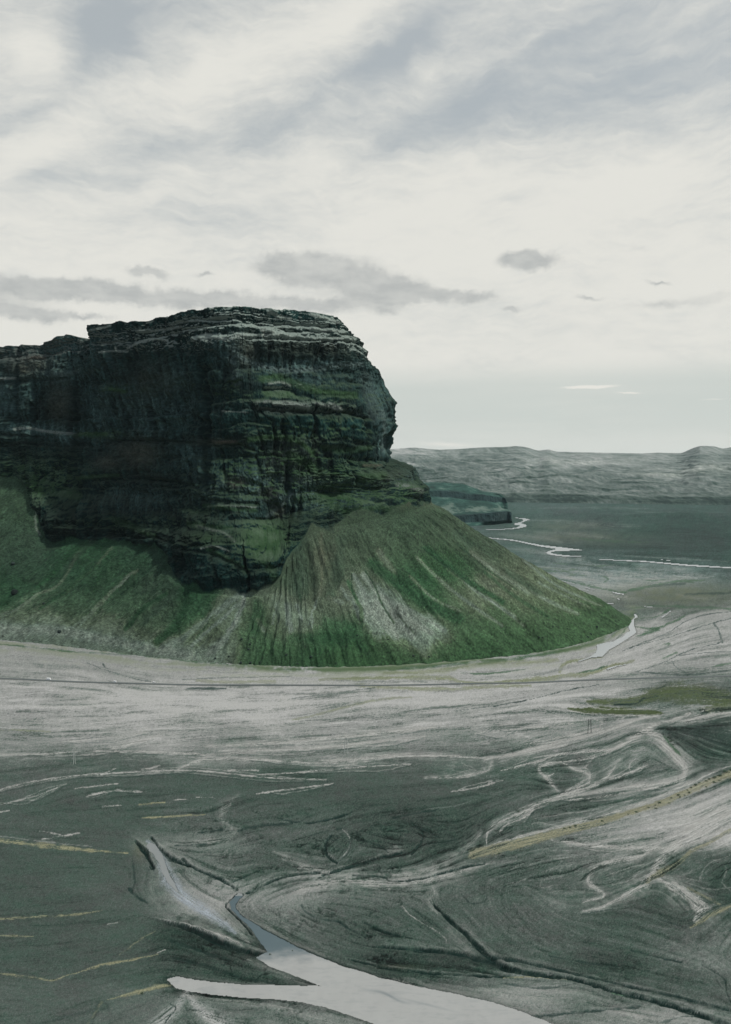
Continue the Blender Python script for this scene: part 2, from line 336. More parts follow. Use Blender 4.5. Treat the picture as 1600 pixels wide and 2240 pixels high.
S('D', 2, '1480,1435 1540,1428 1620,1425', .5); S('G', 3, '1448,1410 1465,1408 1455,1420', .6); S('G', 3, '1450,1440 1480,1428', .6); S('D', 2, '1470,1446 1480,1460 1500,1470', .5); S('G', 3, '1560,1458 1600,1450', .6)
S('D', 3, '1390,1470 1500,1476 1600,1466', .5)
for s in ('1500,1300 1600,1296', '1420,1282 1500,1276'): S('D', 5, s, .4)
# green and tan strips along the mountain's foot
S('G', 3, '-200,1398 0,1409 70,1416 140,1424 224,1429 308,1432 329,1437 455,1450 560,1457', .9, .3); S('G', 6, '600,1464 850,1463 1000,1452 1100,1444 1200,1430 1285,1412', .9)
S('O', 9, '840,1472 960,1468 1054,1450 1149,1448 1220,1443', .7); S('O', 9, '700,1486,5 950,1482,8 1030,1494,6 1172,1486,9 1244,1477,11 1296,1472,8 1334,1458,6 1386,1446,5', .85)
S('G', 3, '1010,1472 1060,1474 1110,1469 1150,1464', .8); S('O', 8, '1225,1470 1232,1455 1262,1444', .8); S('G', 4, '1262,1472 1300,1466 1330,1456', .8); S('O', 7, '780,1499 960,1508 1060,1502 1160,1500', .7)
S('O', 6, '600,1490 500,1492 430,1489', .5); S('O', 5, '1240,1449 1290,1440 1320,1437', .6)
S('D', 2, '190,1450 240,1468 300,1486 330,1492', .5); S('D', 3, '225,1452 235,1463', .6); S('D', 2, '400,1487 500,1482 640,1480', .45); S('D', 4, '410,1506 450,1506 495,1507', .6)
S('D', 2, '1080,1545 1160,1530 1250,1508 1310,1498', .7); S('D', 1.5, '1000,1555 1090,1542 1150,1532', .5); S('O', 4, '640,1575 700,1562 760,1545 830,1530 900,1525', .6); S('D', 1.5, '640,1528 720,1518 820,1504', .5)
S('O', 3, '0,1597 40,1597 110,1600', .6)
# olive mound on the right
S('M', 16, '1243,1549,4 1262,1553,8 1319,1554,16 1390,1557,15 1448,1561,8', 1.0, .2); S('M', 14, '1285,1534,6 1320,1535,12 1389,1533,18 1440,1520,30 1500,1518,46 1560,1528,44 1610,1535,30', .85, .4)
S('L', 3, '1225,1547 1262,1558 1319,1563 1403,1565 1450,1562', .9); S('L', 3, '1279,1536 1307,1550 1347,1552 1440,1552', .8); S('D', 5, '1345,1542 1389,1540 1404,1532,9 1410,1528', .9, .3); S('D', 4, '1438,1508 1455,1502', .7)  # the broad dark curve is the mound's shadow, painted on
S('G', 5, '1452,1610 1462,1622 1478,1640 1490,1652', .8)
S('D', 26, '1450,1590 1540,1605,50 1640,1625,70', .25)
# foreground: soft paths
for w, s, a in ((14, '520,1740 501,1757 483,1787 514,1818 487,1836 400,1844 340,1850', .5), (9, '601,1862,4 645,1884 689,1901 724,1906', .7), (18, '1052,1822 1021,1853 969,1888 903,1910 860,1915', .6),
                (20, '640,1950,8 662,1945 706,1932 759,1925,24 837,1932,22 925,1927 1012,1906,14 1080,1885,6', .85), (16, '942,1927 951,1954 938,1976 960,2000', .55), (30, '381,1960,20 444,1989 500,2022 545,2060', .55),
                (16, '860,1848 875,1858 850,1862', .5), (12, '980,2030 1010,2062 1040,2090', .4), (20, '360,1900 330,1950 350,1990', .25)): S('L', w, s, a, .7)
S('L', 2.5, '877,1980 903,2006 947,2032 972,2050 977,2063', .8, .3, .4); S('L', 3, '750,1814 767,1836 763,1857 740,1886', .7, .3)
S('L', 3, '860,2140 900,2152 988,2182 1075,2200,4 1141,2216,5 1206,2238 1260,2256', .75, .3); S('Y', 3, '1097,2139 1162,2137 1241,2143', .9, .3); S('V', 3, '1337,2171 1425,2190 1512,2216 1620,2250', .7)
S('L', 40, '1050,2165 1150,2180,40 1260,2170,30 1330,2200 1420,2235,40', .4, .9); S('L', 30, '1360,2218 1500,2240 1600,2262', .45, .9)
S('L', 5, '341,2010,2 400,2020,6 466,2041,8 509,2059,7 530,2068', .9, .3, .8); S('L', 5, '480,2060 505,2068 540,2078', .6, .3)
S('W', 40, '330,2290,50 350,2240,40 390,2200,25 405,2172,10', .8, .8); S('W', 60, '520,2290,60 470,2240,45 430,2200,22 408,2172,8', .9, .8)
S('B', 26, '324,1841,10 345,1862,20 363,1905,30 385,1946,30 420,1977,28 470,2008,20 515,2040,8', .9, .5)
# foreground: bank shadows painted dark, undercut edges and wet hollows (h = depth of the cut)
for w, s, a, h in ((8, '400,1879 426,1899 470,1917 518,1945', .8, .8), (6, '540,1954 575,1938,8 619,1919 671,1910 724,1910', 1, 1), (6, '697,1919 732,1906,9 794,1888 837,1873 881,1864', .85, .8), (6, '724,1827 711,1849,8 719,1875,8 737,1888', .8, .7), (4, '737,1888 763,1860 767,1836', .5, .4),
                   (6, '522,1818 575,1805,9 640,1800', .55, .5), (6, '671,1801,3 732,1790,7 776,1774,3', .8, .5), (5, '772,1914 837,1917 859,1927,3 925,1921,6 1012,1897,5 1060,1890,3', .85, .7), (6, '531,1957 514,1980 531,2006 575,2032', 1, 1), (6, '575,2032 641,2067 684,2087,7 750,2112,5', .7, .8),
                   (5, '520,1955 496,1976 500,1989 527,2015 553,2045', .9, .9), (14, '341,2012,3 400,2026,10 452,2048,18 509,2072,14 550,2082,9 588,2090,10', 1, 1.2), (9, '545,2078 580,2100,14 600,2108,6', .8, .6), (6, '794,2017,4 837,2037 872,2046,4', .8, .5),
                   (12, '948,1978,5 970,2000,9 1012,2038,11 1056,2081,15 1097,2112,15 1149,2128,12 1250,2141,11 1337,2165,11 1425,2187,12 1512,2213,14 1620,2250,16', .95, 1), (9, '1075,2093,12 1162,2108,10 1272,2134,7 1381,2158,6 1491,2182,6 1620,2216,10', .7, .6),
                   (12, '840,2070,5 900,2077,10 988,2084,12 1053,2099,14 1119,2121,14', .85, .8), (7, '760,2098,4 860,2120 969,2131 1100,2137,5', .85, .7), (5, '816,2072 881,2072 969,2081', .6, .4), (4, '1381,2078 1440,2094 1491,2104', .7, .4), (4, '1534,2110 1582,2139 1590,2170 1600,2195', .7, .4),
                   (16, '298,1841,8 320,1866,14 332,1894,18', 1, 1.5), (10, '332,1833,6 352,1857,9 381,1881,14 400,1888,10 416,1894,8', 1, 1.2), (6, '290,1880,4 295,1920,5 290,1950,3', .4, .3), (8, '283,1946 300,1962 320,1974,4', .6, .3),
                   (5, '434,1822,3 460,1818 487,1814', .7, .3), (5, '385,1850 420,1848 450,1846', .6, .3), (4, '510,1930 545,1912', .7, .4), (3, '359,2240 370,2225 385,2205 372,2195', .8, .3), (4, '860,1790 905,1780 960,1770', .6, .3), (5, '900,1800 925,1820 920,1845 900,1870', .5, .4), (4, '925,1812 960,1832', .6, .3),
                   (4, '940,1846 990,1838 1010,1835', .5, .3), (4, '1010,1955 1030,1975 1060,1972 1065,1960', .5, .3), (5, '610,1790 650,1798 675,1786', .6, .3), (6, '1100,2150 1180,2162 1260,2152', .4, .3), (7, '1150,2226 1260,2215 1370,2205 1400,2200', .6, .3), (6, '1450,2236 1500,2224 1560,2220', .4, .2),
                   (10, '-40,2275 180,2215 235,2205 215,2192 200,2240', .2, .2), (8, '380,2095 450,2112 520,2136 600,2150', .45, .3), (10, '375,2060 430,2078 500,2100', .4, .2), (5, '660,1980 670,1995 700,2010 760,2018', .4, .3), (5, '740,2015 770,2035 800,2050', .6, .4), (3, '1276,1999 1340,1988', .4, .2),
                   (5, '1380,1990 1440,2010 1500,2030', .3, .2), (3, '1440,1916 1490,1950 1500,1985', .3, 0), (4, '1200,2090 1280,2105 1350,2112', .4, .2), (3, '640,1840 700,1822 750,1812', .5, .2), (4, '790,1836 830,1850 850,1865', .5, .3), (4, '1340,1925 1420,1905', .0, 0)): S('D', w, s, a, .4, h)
# soft pale flats of the far river plain
for w, s, a in ((9, '1110,1200 1180,1208 1240,1222 1300,1230', .4), (5, '1090,1167 1180,1176 1230,1186', .3), (8, '1150,1226 1250,1233 1380,1240 1500,1246', .35), (14, '1180,1240 1300,1252 1450,1258 1560,1262', .5), (10, '1230,1262 1330,1282 1420,1275 1500,1262', .5),
                (4, '1150,1138 1230,1140 1330,1150 1400,1152', .3), (4, '1170,1163 1260,1168 1330,1178', .3), (3, '1360,1215 1480,1222 1600,1228', .3), (3, '1390,1120 1480,1124 1600,1126', .25), (3, '1180,1112 1300,1110 1420,1113', .3), (4, '1480,1300 1540,1310 1620,1312', .3),
                (5, '1200,1255 1240,1264 1300,1268', .6), (4, '1330,1262 1400,1268 1440,1264', .6), (5, '1300,1296 1350,1304 1400,1310', .5)): S('L', w*1.3, s, a, .8)
for s in ('1190,1248 1230,1250 1262,1246', '1205,1262 1250,1272 1300,1280', '1310,1258 1330,1266 1322,1274', '1390,1262 1420,1270 1470,1266', '1210,1232 1300,1238 1340,1236', '1480,1270 1520,1274', '1250,1176 1330,1184 1420,1186'): S('G', 3, s, .6)
# silt bars along the river
for w, s, a in ((9, '540,2098 600,2124 650,2145 690,2154', .55), (7, '380,2132 440,2140 520,2150 600,2152', .45), (8, '400,2176 460,2184 560,2196 640,2206', .55), (6, '560,2018 610,2042 660,2068 720,2094', .4), (9, '760,2108 850,2138 950,2160 1040,2178', .4), (8, '590,2083 575,2092 566,2098', .6), (12, '640,2214 760,2246 850,2270', .45)): S('L', w, s, a, .8)
# direction hints only
for s in ('-300,1560 300,1545 800,1530 1200,1500 1700,1470', '-300,1620 300,1610 900,1580 1200,1560', '-300,1430 300,1455 800,1480', '-300,1800 100,1820 280,1840', '-300,1900 0,1895 280,1900', '-300,1980 0,1975 250,1960', '-300,2080 0,2085 250,2060 330,2030',
          '-300,2200 100,2190 250,2160', '-100,2330 300,2250 560,2200', '600,1770 800,1750 1000,1730', '-300,1700 0,1700', '620,1850 760,1800 900,1780', '620,1970 700,1950 900,1990 1000,2060', '620,2030 760,2080 900,2100', '1060,1900 1200,1880 1400,1840', '1060,1920 1060,1980 1120,2050 1250,2110 1400,2140 1600,2190',
          '1150,1930 1200,1990 1300,2050 1500,2100', '1250,2000 1350,2010 1480,2050 1600,2120', '1020,1930 1010,1970 1060,2040 1130,2100', '1100,2180 1300,2220 1500,2260', '1550,2060 1600,2000 1700,1950', '1540,2150 1600,2040 1640,2000', '1100,1120 1600,1120', '1100,1200 1400,1210 1700,1220', '1200,1260 1600,1262', '1400,1310 1700,1300',
          '1400,1440 1550,1400 1700,1370', '1450,1500 1600,1490', '1350,1600 1240,1640 1100,1680', '1470,1600 1540,1640 1620,1670', '600,2230 900,2300', '450,2110 600,2140', '480,1760 600,1740 800,1720', '650,2000 640,1980 660,1960'): S('N', 10, s, 0)

TONE = [(1200,1115,96),(1400,1110,90),(1600,1110,88),(1150,1140,96),(1300,1150,82),(1500,1160,72),(1600,1160,70),(1250,1180,78),(1120,1168,100),(1400,1200,72),(1600,1210,72),(1180,1210,95),(1250,1238,118),(1340,1240,105),(1600,1255,80),(1450,1228,80),(1600,1232,85),(1250,1275,145),
 (1150,1225,110),(1350,1265,148),(1450,1262,150),(1540,1262,138),(1620,1268,95),(1450,1300,92),(1600,1295,90),(1380,1318,98),(1540,1320,82),(1600,1350,152),(1500,1370,155),(1450,1420,155),(1600,1420,150),(1580,1450,148),(1350,1450,152),(1200,1462,155),(1000,1470,160),(800,1480,158),(600,1475,158),(400,1470,150),(200,1440,146),(0,1425,146),(-200,1430,145),
 (0,1460,140),(100,1520,152),(0,1540,148),(-250,1540,145),(300,1560,165),(600,1550,168),(900,1530,163),(1100,1525,156),(1250,1500,150),(1330,1505,135),(1500,1492,108),(1600,1500,88),(1800,1500,88),(0,1600,132),(200,1600,150),(400,1600,150),(700,1590,142),(900,1590,138),(1100,1580,140),(1200,1575,140),(1230,1605,122),(1350,1590,105),(1540,1600,66),(1600,1630,66),(1800,1620,70),(1480,1545,95),
 (0,1635,110),(200,1668,88),(500,1635,112),(800,1635,110),(1000,1640,104),(1100,1668,92),(1300,1650,92),(1400,1670,105),(0,1690,88),(-250,1690,88),(300,1720,82),(600,1720,80),(900,1700,80),(1150,1710,78),(1320,1700,80),(1550,1690,76),(1600,1660,74),(0,1800,84),(200,1780,82),(450,1740,84),(450,1800,90),(450,1860,102),(600,1800,86),(650,1850,88),(750,1850,82),(900,1800,76),(900,1850,74),(1000,1780,78),(1150,1800,88),(1250,1770,84),
 (1420,1735,120),(1550,1745,150),(1800,1700,140),(1400,1815,140),(1550,1820,150),(1370,1838,105),(1300,1870,100),(1370,1920,88),(1200,1900,88),(1100,1900,88),(1560,1900,72),(1600,1920,70),(1500,1890,80),(0,1900,80),(-250,1900,80),(200,1900,82),(100,2000,80),(300,1950,86),(250,2050,82),(0,2100,82),(-250,2100,82),(450,1905,108),(450,1950,124),(560,1900,84),(640,1965,120),(620,2010,104),(700,2060,90),(750,2000,84),(800,1965,98),(900,2000,82),(900,1955,98),(1000,1960,88),(1100,2000,90),
 (1200,2000,90),(1350,2040,84),(1450,1985,76),(1500,2060,90),(1580,2080,104),(1700,2080,110),(1200,2080,88),(800,2060,78),(950,2060,84),(900,2105,66),(1000,2112,66),(1000,2050,90),(500,2110,70),(420,2070,66),(600,2130,78),(350,2110,82),(450,2125,72),(150,2200,88),(0,2200,90),(-250,2250,92),(300,2215,96),(550,2215,98),(700,2220,108),(1000,2150,104),(1180,2190,120),(1300,2180,90),(1400,2215,112),(1500,2240,118),(1300,2120,74),(1450,2160,84),(1580,2190,90),(1600,2400,110),(800,2400,120),(0,2400,95)]

WATER = {  # outlines on the plain
 'braided river in the foreground': '531,1955 522,1953 510,1964 503,1974 507,1988 520,2003 540,2022 555,2038 570,2060 586,2082 560,2094 592,2114 636,2131 680,2148 706,2157 590,2155 530,2154 481,2150 430,2143 385,2136 365,2142 385,2161 420,2169 459,2174 530,2182 590,2185 636,2188 700,2200 760,2218 820,2240 900,2270 1000,2330 1700,2600 1750,2480 1400,2310 1240,2250 1200,2236 1141,2212 1075,2192 988,2172 925,2160 837,2140 790,2124 750,2114 700,2093 660,2076 625,2059 595,2043 569,2028 545,2013 525,1999 517,1986 516,1977 524,1966 532,1960',
 'small upper stream': '322,1846 330,1843 340,1849 349,1860 357,1874 364,1892 372,1915 384,1938 392,1952 384,1950 368,1932 355,1908 347,1885 337,1869 328,1860 323,1852',
 'pool at the foot': '1386,1341 1394,1344 1397,1350 1388,1355 1388,1366 1394,1384 1380,1394 1352,1412 1334,1422 1318,1437 1296,1439 1275,1446 1258,1450 1264,1445 1290,1436 1302,1428 1306,1418 1304,1410 1320,1406 1343,1402 1350,1397 1362,1392 1369,1384 1378,1380 1374,1372 1380,1358 1388,1350',
 'far river': '1020,1172 1049,1173 1125,1180 1182,1191 1235,1197 1276,1202 1274,1205 1222,1206 1206,1208 1214,1211 1239,1214 1275,1216 1270,1219 1235,1218 1205,1215 1192,1210 1198,1205 1215,1201 1180,1196 1125,1184 1049,1176 1020,1175',
 'far river reach': '1303,1222 1410,1226 1505,1234 1600,1240 1800,1250 1800,1256 1600,1244 1505,1239 1410,1230 1310,1225',
 'upper far river': '1121,1131 1150,1133 1164,1137 1152,1140 1143,1144 1154,1148 1152,1153 1138,1156 1122,1158 1090,1160 1035,1160 1035,1158 1090,1157 1128,1154 1136,1150 1122,1148 1126,1144 1140,1141 1145,1137 1125,1133',
 'thin far channel': '1225,1268 1262,1277 1258,1279 1225,1271',
 'thin far channel ': '1280,1283 1305,1290 1302,1292 1278,1286', 'thin far channel  ': '1339,1293 1368,1299 1366,1302 1350,1300 1338,1296', 'thin far channel   ': '1252,1284 1300,1293 1298,1295 1250,1287',
 'thin far channel    ': '1352,1307 1360,1311 1354,1313 1346,1309', 'thin far channel     ': '1325,1319 1345,1319 1343,1322 1325,1322', 'side pool': '1325,1462 1345,1456 1368,1452 1372,1454 1350,1459 1330,1466',
 'side pool ': '1443,1350 1458,1342 1468,1334 1472,1335 1460,1345 1450,1352', 'side pool  ': '1408,1325 1430,1327 1428,1330 1410,1328', 'side pool   ': '1445,1223 1470,1225 1468,1227 1446,1226'}
WXS = MX + (3.6*fbm(MX/26, MY/12, o=3, seed=161)*sst(MY, 1800, 1850)); WYS = MY + (2.4*fbm(MX/18, MY/10, o=3, seed=162)*sst(MY, 1800, 1850))
WPOLY = {k: [tuple(float(a) for a in q.split(',')) for q in v.split()] for k, v in WATER.items()}

def seg_fields(px, py, p):
    """nearest distance, width and running length on a stroke"""
    D = np.full(px.shape, 1e9, F32); Wd = np.zeros(px.shape, F32)
    for (x0, y0, w0), (x1, y1, w1) in zip(p[:-1], p[1:]):
        dx, dy = x1-x0, y1-y0; L2 = dx*dx+dy*dy+1e-6
        t = np.clip(((px-x0)*dx+(py-y0)*dy)/L2, 0, 1)
        d = np.sqrt((px-x0-t*dx)**2+(py-y0-t*dy)**2); k = d < D
        D = np.where(k, d, D); Wd = np.where(k, w0+(w1-w0)*t, Wd)
    return D, Wd
def smooth_path(p, n=4):
    if len(p) < 3: return p
    a = np.array(p); a = np.vstack([2*a[0]-a[1], a, 2*a[-1]-a[-2]]); out = []
    for i in range(1, len(a)-2):
        for t in np.arange(n)/n:
            out.append(0.5*((2*a[i])+(a[i+1]-a[i-1])*t+(2*a[i-1]-5*a[i]+4*a[i+1]-a[i+2])*t*t+(3*a[i]-a[i-1]-3*a[i+1]+a[i+2])*t**3))
    out.append(a[-2]); out = np.array(out); out[:, 2] = np.maximum(out[:, 2], 1.0); return [tuple(q) for q in out]
def inside(px, py, poly):
    r = np.zeros(px.shape, bool); n = len(poly)
    for i in range(n):
        (x0, y0), (x1, y1) = poly[i], poly[(i+1) % n]
        if y0 == y1: continue
        c = ((y0 > py) != (y1 > py)) & (px < (x1-x0)*(py-y0)/(y1-y0)+x0); r ^= c
    return r
def blur(a, r):
    k = int(r*2)+1; g = np.exp(-0.5*((np.arange(-k, k+1))/max(r, .3))**2).astype(F32); g /= g.sum()
    b = np.pad(a, ((k, k), (k, k)), mode='edge'); o = np.zeros((a.shape[0], b.shape[1]), F32)
    for i, w in enumerate(g): o += w*b[i:i+a.shape[0], :]
    q = np.zeros(a.shape, F32)
    for i, w in enumerate(g): q += w*o[:, i:i+a.shape[1]]
    return q

def ground_maps():
    # flow direction
    cx = np.arange(-336, 1945, 12, dtype=F32); cy = np.arange(1068, 2430, 12, dtype=F32); CX, CY = np.meshgrid(cx, cy)
    c2 = np.full(CX.shape, 0.02, F32); s2 = np.zeros(CX.shape, F32)
    for kind, p, a, soft, h in STROKES:
        for (x0, y0, w0), (x1, y1, w1) in zip(p[:-1], p[1:]):
            L = math.hypot(x1-x0, y1-y0); n = max(1, int(L/30)); th = math.atan2(y1-y0, x1-x0)
            for k in range(n):
                mx, my = x0+(x1-x0)*(k+.5)/n, y0+(y1-y0)*(k+.5)/n
                i0, i1 = np.searchsorted(cx, [mx-130, mx+130]); j0, j1 = np.searchsorted(cy, [my-80, my+80])
                if i1 <= i0 or j1 <= j0: continue
                sxx = CX[j0:j1, i0:i1]-mx; syy = CY[j0:j1, i0:i1]-my
                w = np.exp(-(sxx/45)**2-(syy/24)**2)*L/n/30
                c2[j0:j1, i0:i1] += w*math.cos(2*th); s2[j0:j1, i0:i1] += w*math.sin(2*th)
    th = np.arctan2(s2, c2)/2
    fi = np.clip((MX-cx[0])/12, 0, len(cx)-1.01); fj = np.clip((MY-cy[0])/12, 0, len(cy)-1.01)
    def bil(A):
        i = fi.astype(int); j = fj.astype(int); u = fi-i; v = fj-j
        return (A[j, i]*(1-u)+A[j, i+1]*u)*(1-v)+(A[j+1, i]*(1-u)+A[j+1, i+1]*u)*v
    c, s = bil(np.cos(2*th)), bil(np.sin(2*th)); th = np.arctan2(s, c)/2
    th = th + 0.14*fbm(MX/90, MY/45, o=3, seed=5)
    vx, vy = np.cos(th).astype(F32), np.sin(th).astype(F32)
    H, Wn = MX.shape; rs = np.random.RandomState(3)
    def lic(nz, steps, hop):
        acc = nz.copy(); cnt = 1
        for sg in (1, -1):
            X = np.tile(np.arange(Wn, dtype=F32), (H, 1)); Y = np.tile(np.arange(H, dtype=F32)[:, None], (1, Wn)); pvx, pvy = vx*sg, vy*sg
            for k in range(steps):
                X = np.clip(X+pvx*hop, 0, Wn-1); Y = np.clip(Y+pvy*hop, 0, H-1)
                ix, iy = X.astype(np.int32), Y.astype(np.int32)
                acc += nz[iy, ix]; cnt += 1
                nx, ny = vx[iy, ix], vy[iy, ix]; d = np.sign(nx*pvx+ny*pvy); pvx, pvy = nx*d, ny*d
        acc /= cnt; acc -= acc.mean(); return acc/acc.std()
    w = rs.normal(size=MX.shape).astype(F32)
    fine = lic(w, 9, 1.2)
    mid = lic(blur(w[::-1], 1.6), 13, 2.6)
    big = lic(blur(w[:, ::-1], 5.0), 15, 5.0)
    return fine, mid, big, vx, vy

def build_ground():
    fine, mid, big, vx, vy = ground_maps()
    dist = CAMH/np.tan(np.clip((MY-HORY)/FPX, 1e-3, None))
    n1 = fbm(MX/70, MY/28, o=4, seed=11); n2 = fbm(MX/18, MY/9, o=3, seed=21); n3 = perlin(MX/5, MY/3, seed=31); fine = fine + 0.9*(fine-blur(fine, 1.2)); mid = mid + 0.5*(mid-blur(mid, 3)); n4 = fbm(MX/24, MY/14, o=2, seed=91)
    wx = MX + 26*n1 + 5*n2; wy = MY + 9*fbm(MX/60, MY/30, o=3, seed=41) + 2.5*perlin(MX/14, MY/8, seed=51)
    T = rbf_colors(wx + 6*big, wy + 4*mid, TONE, 78, 30)[..., 0]
    sx = MX + 2.2*perlin(MX/16, MY/9, seed=61) + 1.0*n3; sy = MY + 1.2*perlin(MX/13, MY/8, seed=71) + .5*n3
    # texture contrast: strong in the braided belt, weaker on the dark flats
    belt = np.exp(-((MY-1560)/95)**2) + 0.75*np.exp(-((MY-1800)/170)**2)*sst(MX, 1000, 1250) + 0.45*sst(MY, 1740, 1860)*sst(MX, 280, 480) + 0.5*np.exp(-((MY-1420)/60)**2)*sst(MX, 1250, 1450)
    belt = np.clip(belt, 0, 1.2)
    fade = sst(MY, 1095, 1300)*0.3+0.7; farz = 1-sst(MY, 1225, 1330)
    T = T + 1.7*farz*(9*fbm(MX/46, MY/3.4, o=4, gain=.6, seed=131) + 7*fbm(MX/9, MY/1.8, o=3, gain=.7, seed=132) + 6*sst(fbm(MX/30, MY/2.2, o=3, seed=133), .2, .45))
    tex = 0.45*big + 0.75*mid*(1-.35*sst(MY, 1700, 1800)) + fine*(.35-.22*sst(MY, 1620, 1760))
    tex = tex*(1-0.40*sst(MY, 1700, 1800)); tex = tex*(1-.5*sst(MY, 1900, 1960)*sst(MX, 900, 1000)); T = T*(1-.16*(1-sst(MY, 1225, 1300))) + tex*(2.0 + 6.2*belt)*fade + 3.0*fbm(MX/7, MY/4.5, o=3, gain=.7, seed=97)*fade + np.random.RandomState(8).normal(size=MX.shape).astype(F32)*6.5*fade + 2.2*fbm(MX/3.4, MY/2.4, o=2, seed=95)*fade + 3.0*n2
    # sharp pale and dark threads that follow the flow
    thr = sst(mid+0.5*fine, 1.25, 2.1)*belt; T = T + thr*14
    thd = sst(-(mid*0.9+0.6*fine+0.35*big), 1.35, 2.3); T = T - thd*(10+22*belt)*fade*(1-.6*sst(MY, 1900, 1960)*sst(MX, 900, 1000))
    fg = sst(MY, 1735, 1800)*sst(MX, 290, 420)*(1-.75*sst(MX, 1150, 1300)*(1-sst(MY, 1960, 2050)))
    ux = MX + 26*fbm(MX/80, MY/40, o=3, seed=111) + 6*big; uy = MY + 12*fbm(MX/70, MY/36, o=3, seed=112) + 2*mid
    sq = 1-np.abs(fbm(ux/46-uy/60, uy/20+ux/110, o=3, gain=.55, seed=113))*2.2; sqm = sst(fbm(MX/60, MY/34, o=3, seed=114), -.12, .30)
    sq = sst(sq, .78, .99)*sqm*fg; sq2 = sst(1-np.abs(fbm(ux/20-uy/26, uy/8+ux/50, o=3, seed=116))*2.4, .75, 1.)*sst(fbm(MX/44, MY/22, o=2, seed=117), 0, .3)*fg
    rt = 1-.6*sst(MX, 820, 1000); T = T - 24*sq*rt - 10*sq2*rt + 5.0*fg*fbm(ux/24, uy/9, o=4, gain=.6, seed=118)
    def zone(l): 
        g = np.zeros_like(MX)
        for x, y, rx, ry, a in l: g = np.maximum(g, a*np.exp(-((MX-x)/rx)**4-((MY-y)/ry)**4))
        return g
    bz = zone([(1230,1665,330,80,1),(1420,1880,260,110,.9),(700,1640,560,38,.9),(1380,1268,260,44,.6),(1480,1420,240,70,.45),(1500,2080,200,80,.35),(300,1660,400,30,.5),(1150,1180,150,30,.3)])
    slope = .30*sst(MX, 950, 1250)*sst(MY, 1480, 1600)
    vx_, vy_ = MX + 24*fbm(MX/70, MY/36, o=3, seed=151), MY + slope*(MX-1200) + 10*fbm(MX/60, MY/30, o=3, seed=152)
    nw = 1-np.abs(fbm(vx_/60, vy_/13, o=3, gain=.6, seed=153))*2.6; nw2 = 1-np.abs(fbm(vx_/26, vy_/6.5, o=2, gain=.6, seed=154))*2.6
    pat = sst(fbm(MX/80, MY/30, o=3, seed=155), -.2, .25)
    T = T + bz*(26*sst(nw, .72, .98)*pat + 15*sst(nw2, .74, 1)*sst(fbm(MX/50, MY/20, o=2, seed=156), -.05, .3) - 13*sst(-nw, .2, .9))
    # pale belt edges
    T = T + 3.0*n1
    T = T - 9*(1-sst(T, 92, 130)); T = T + fg*.32*(T-84)*np.where(T > 84, .75, 1.25)
    lum = np.clip(T*(1.03-.03*sst(T, 100, 140)), 22, 172)
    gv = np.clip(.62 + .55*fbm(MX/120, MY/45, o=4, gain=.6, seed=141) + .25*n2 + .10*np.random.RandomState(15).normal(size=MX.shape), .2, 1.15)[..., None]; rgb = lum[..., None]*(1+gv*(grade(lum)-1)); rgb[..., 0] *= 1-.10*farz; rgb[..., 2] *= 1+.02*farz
    # brownish fields
    for x, y, rx, ry, c, a in ((1480,1300,140,24,(92,98,80),.7),(1250,1175,150,14,(96,100,88),.5),(1230,1150,90,10,(98,104,92),.5),(1350,1190,130,10,(70,80,74),.4),(306,1862,16,20,(92,90,72),.35),(880,2115,50,6,(70,64,50),.3)):
        g = (np.exp(-((MX-x)/rx)**2-((MY-y)/ry)**2)*a*np.clip(1+0.9*n2, 0, 1.5))[..., None]; g = np.clip(g, 0, 1); rgb = rgb*(1-g)+np.array(c, F32)*g
    Hh = np.zeros_like(MX)
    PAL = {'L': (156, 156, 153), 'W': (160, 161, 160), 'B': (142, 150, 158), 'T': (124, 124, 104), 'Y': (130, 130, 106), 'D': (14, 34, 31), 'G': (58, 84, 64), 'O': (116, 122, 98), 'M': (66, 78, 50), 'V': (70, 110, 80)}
    rb = np.random.RandomState(21); braids = []
    for kind, p, a, soft, h in STROKES:
        L_ = sum(math.hypot(p[i+1][0]-p[i][0], p[i+1][1]-p[i][1]) for i in range(len(p)-1)); my = sum(v[1] for v in p)/len(p)
        if kind != 'L' or L_ < 70 or a < .55 or not 1560 < my < 2010: continue
        for c in range(3 if my < 1800 else 2):
            off = rb.uniform(-11, 11); q = smooth_path(p, 5); k0 = rb.randint(0, max(1, len(q)//2)); k1 = min(len(q), k0+rb.randint(max(4, len(q)//3), max(5, len(q))+1)); q = q[k0:k1]
            if len(q) < 4: continue
            u = np.linspace(0, 1, len(q)); wob = np.sin(u*math.pi)*off + np.interp(u, np.linspace(0, 1, 6), rb.uniform(-3.5, 3.5, 6))
            braids.append(('L', [(x, y+w_, rb.uniform(1.6, 3.4)) for (x, y, _), w_ in zip(q, wob)], a*rb.uniform(.45, .8), .5, 0))
            braids.append(('D', [(x+3, y+w_+3, rb.uniform(1.2, 2.4)) for (x, y, _), w_ in zip(q, wob)], a*rb.uniform(.2, .4), .5, 0))
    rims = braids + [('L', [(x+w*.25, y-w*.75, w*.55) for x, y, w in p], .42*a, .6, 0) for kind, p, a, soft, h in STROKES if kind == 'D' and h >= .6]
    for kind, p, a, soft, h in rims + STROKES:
        if kind == 'N' or a == 0: continue
        q = smooth_path(p); nq = len(q)
        if kind in 'LYG' and nq > 6:
            fr_ = np.linspace(0, 1, nq); tp_ = np.clip(np.minimum(fr_, 1-fr_)/.16, .35, 1); q = [(a_, b_, c_*t_) for (a_, b_, c_), t_ in zip(q, tp_)]
        xs = [v[0] for v in q]; ys = [v[1] for v in q]; mg = max(v[2] for v in q)*1.3+10
        i0, i1 = np.searchsorted(GX, [min(xs)-mg, max(xs)+mg]); j0, j1 = np.searchsorted(GY, [min(ys)-mg, max(ys)+mg])
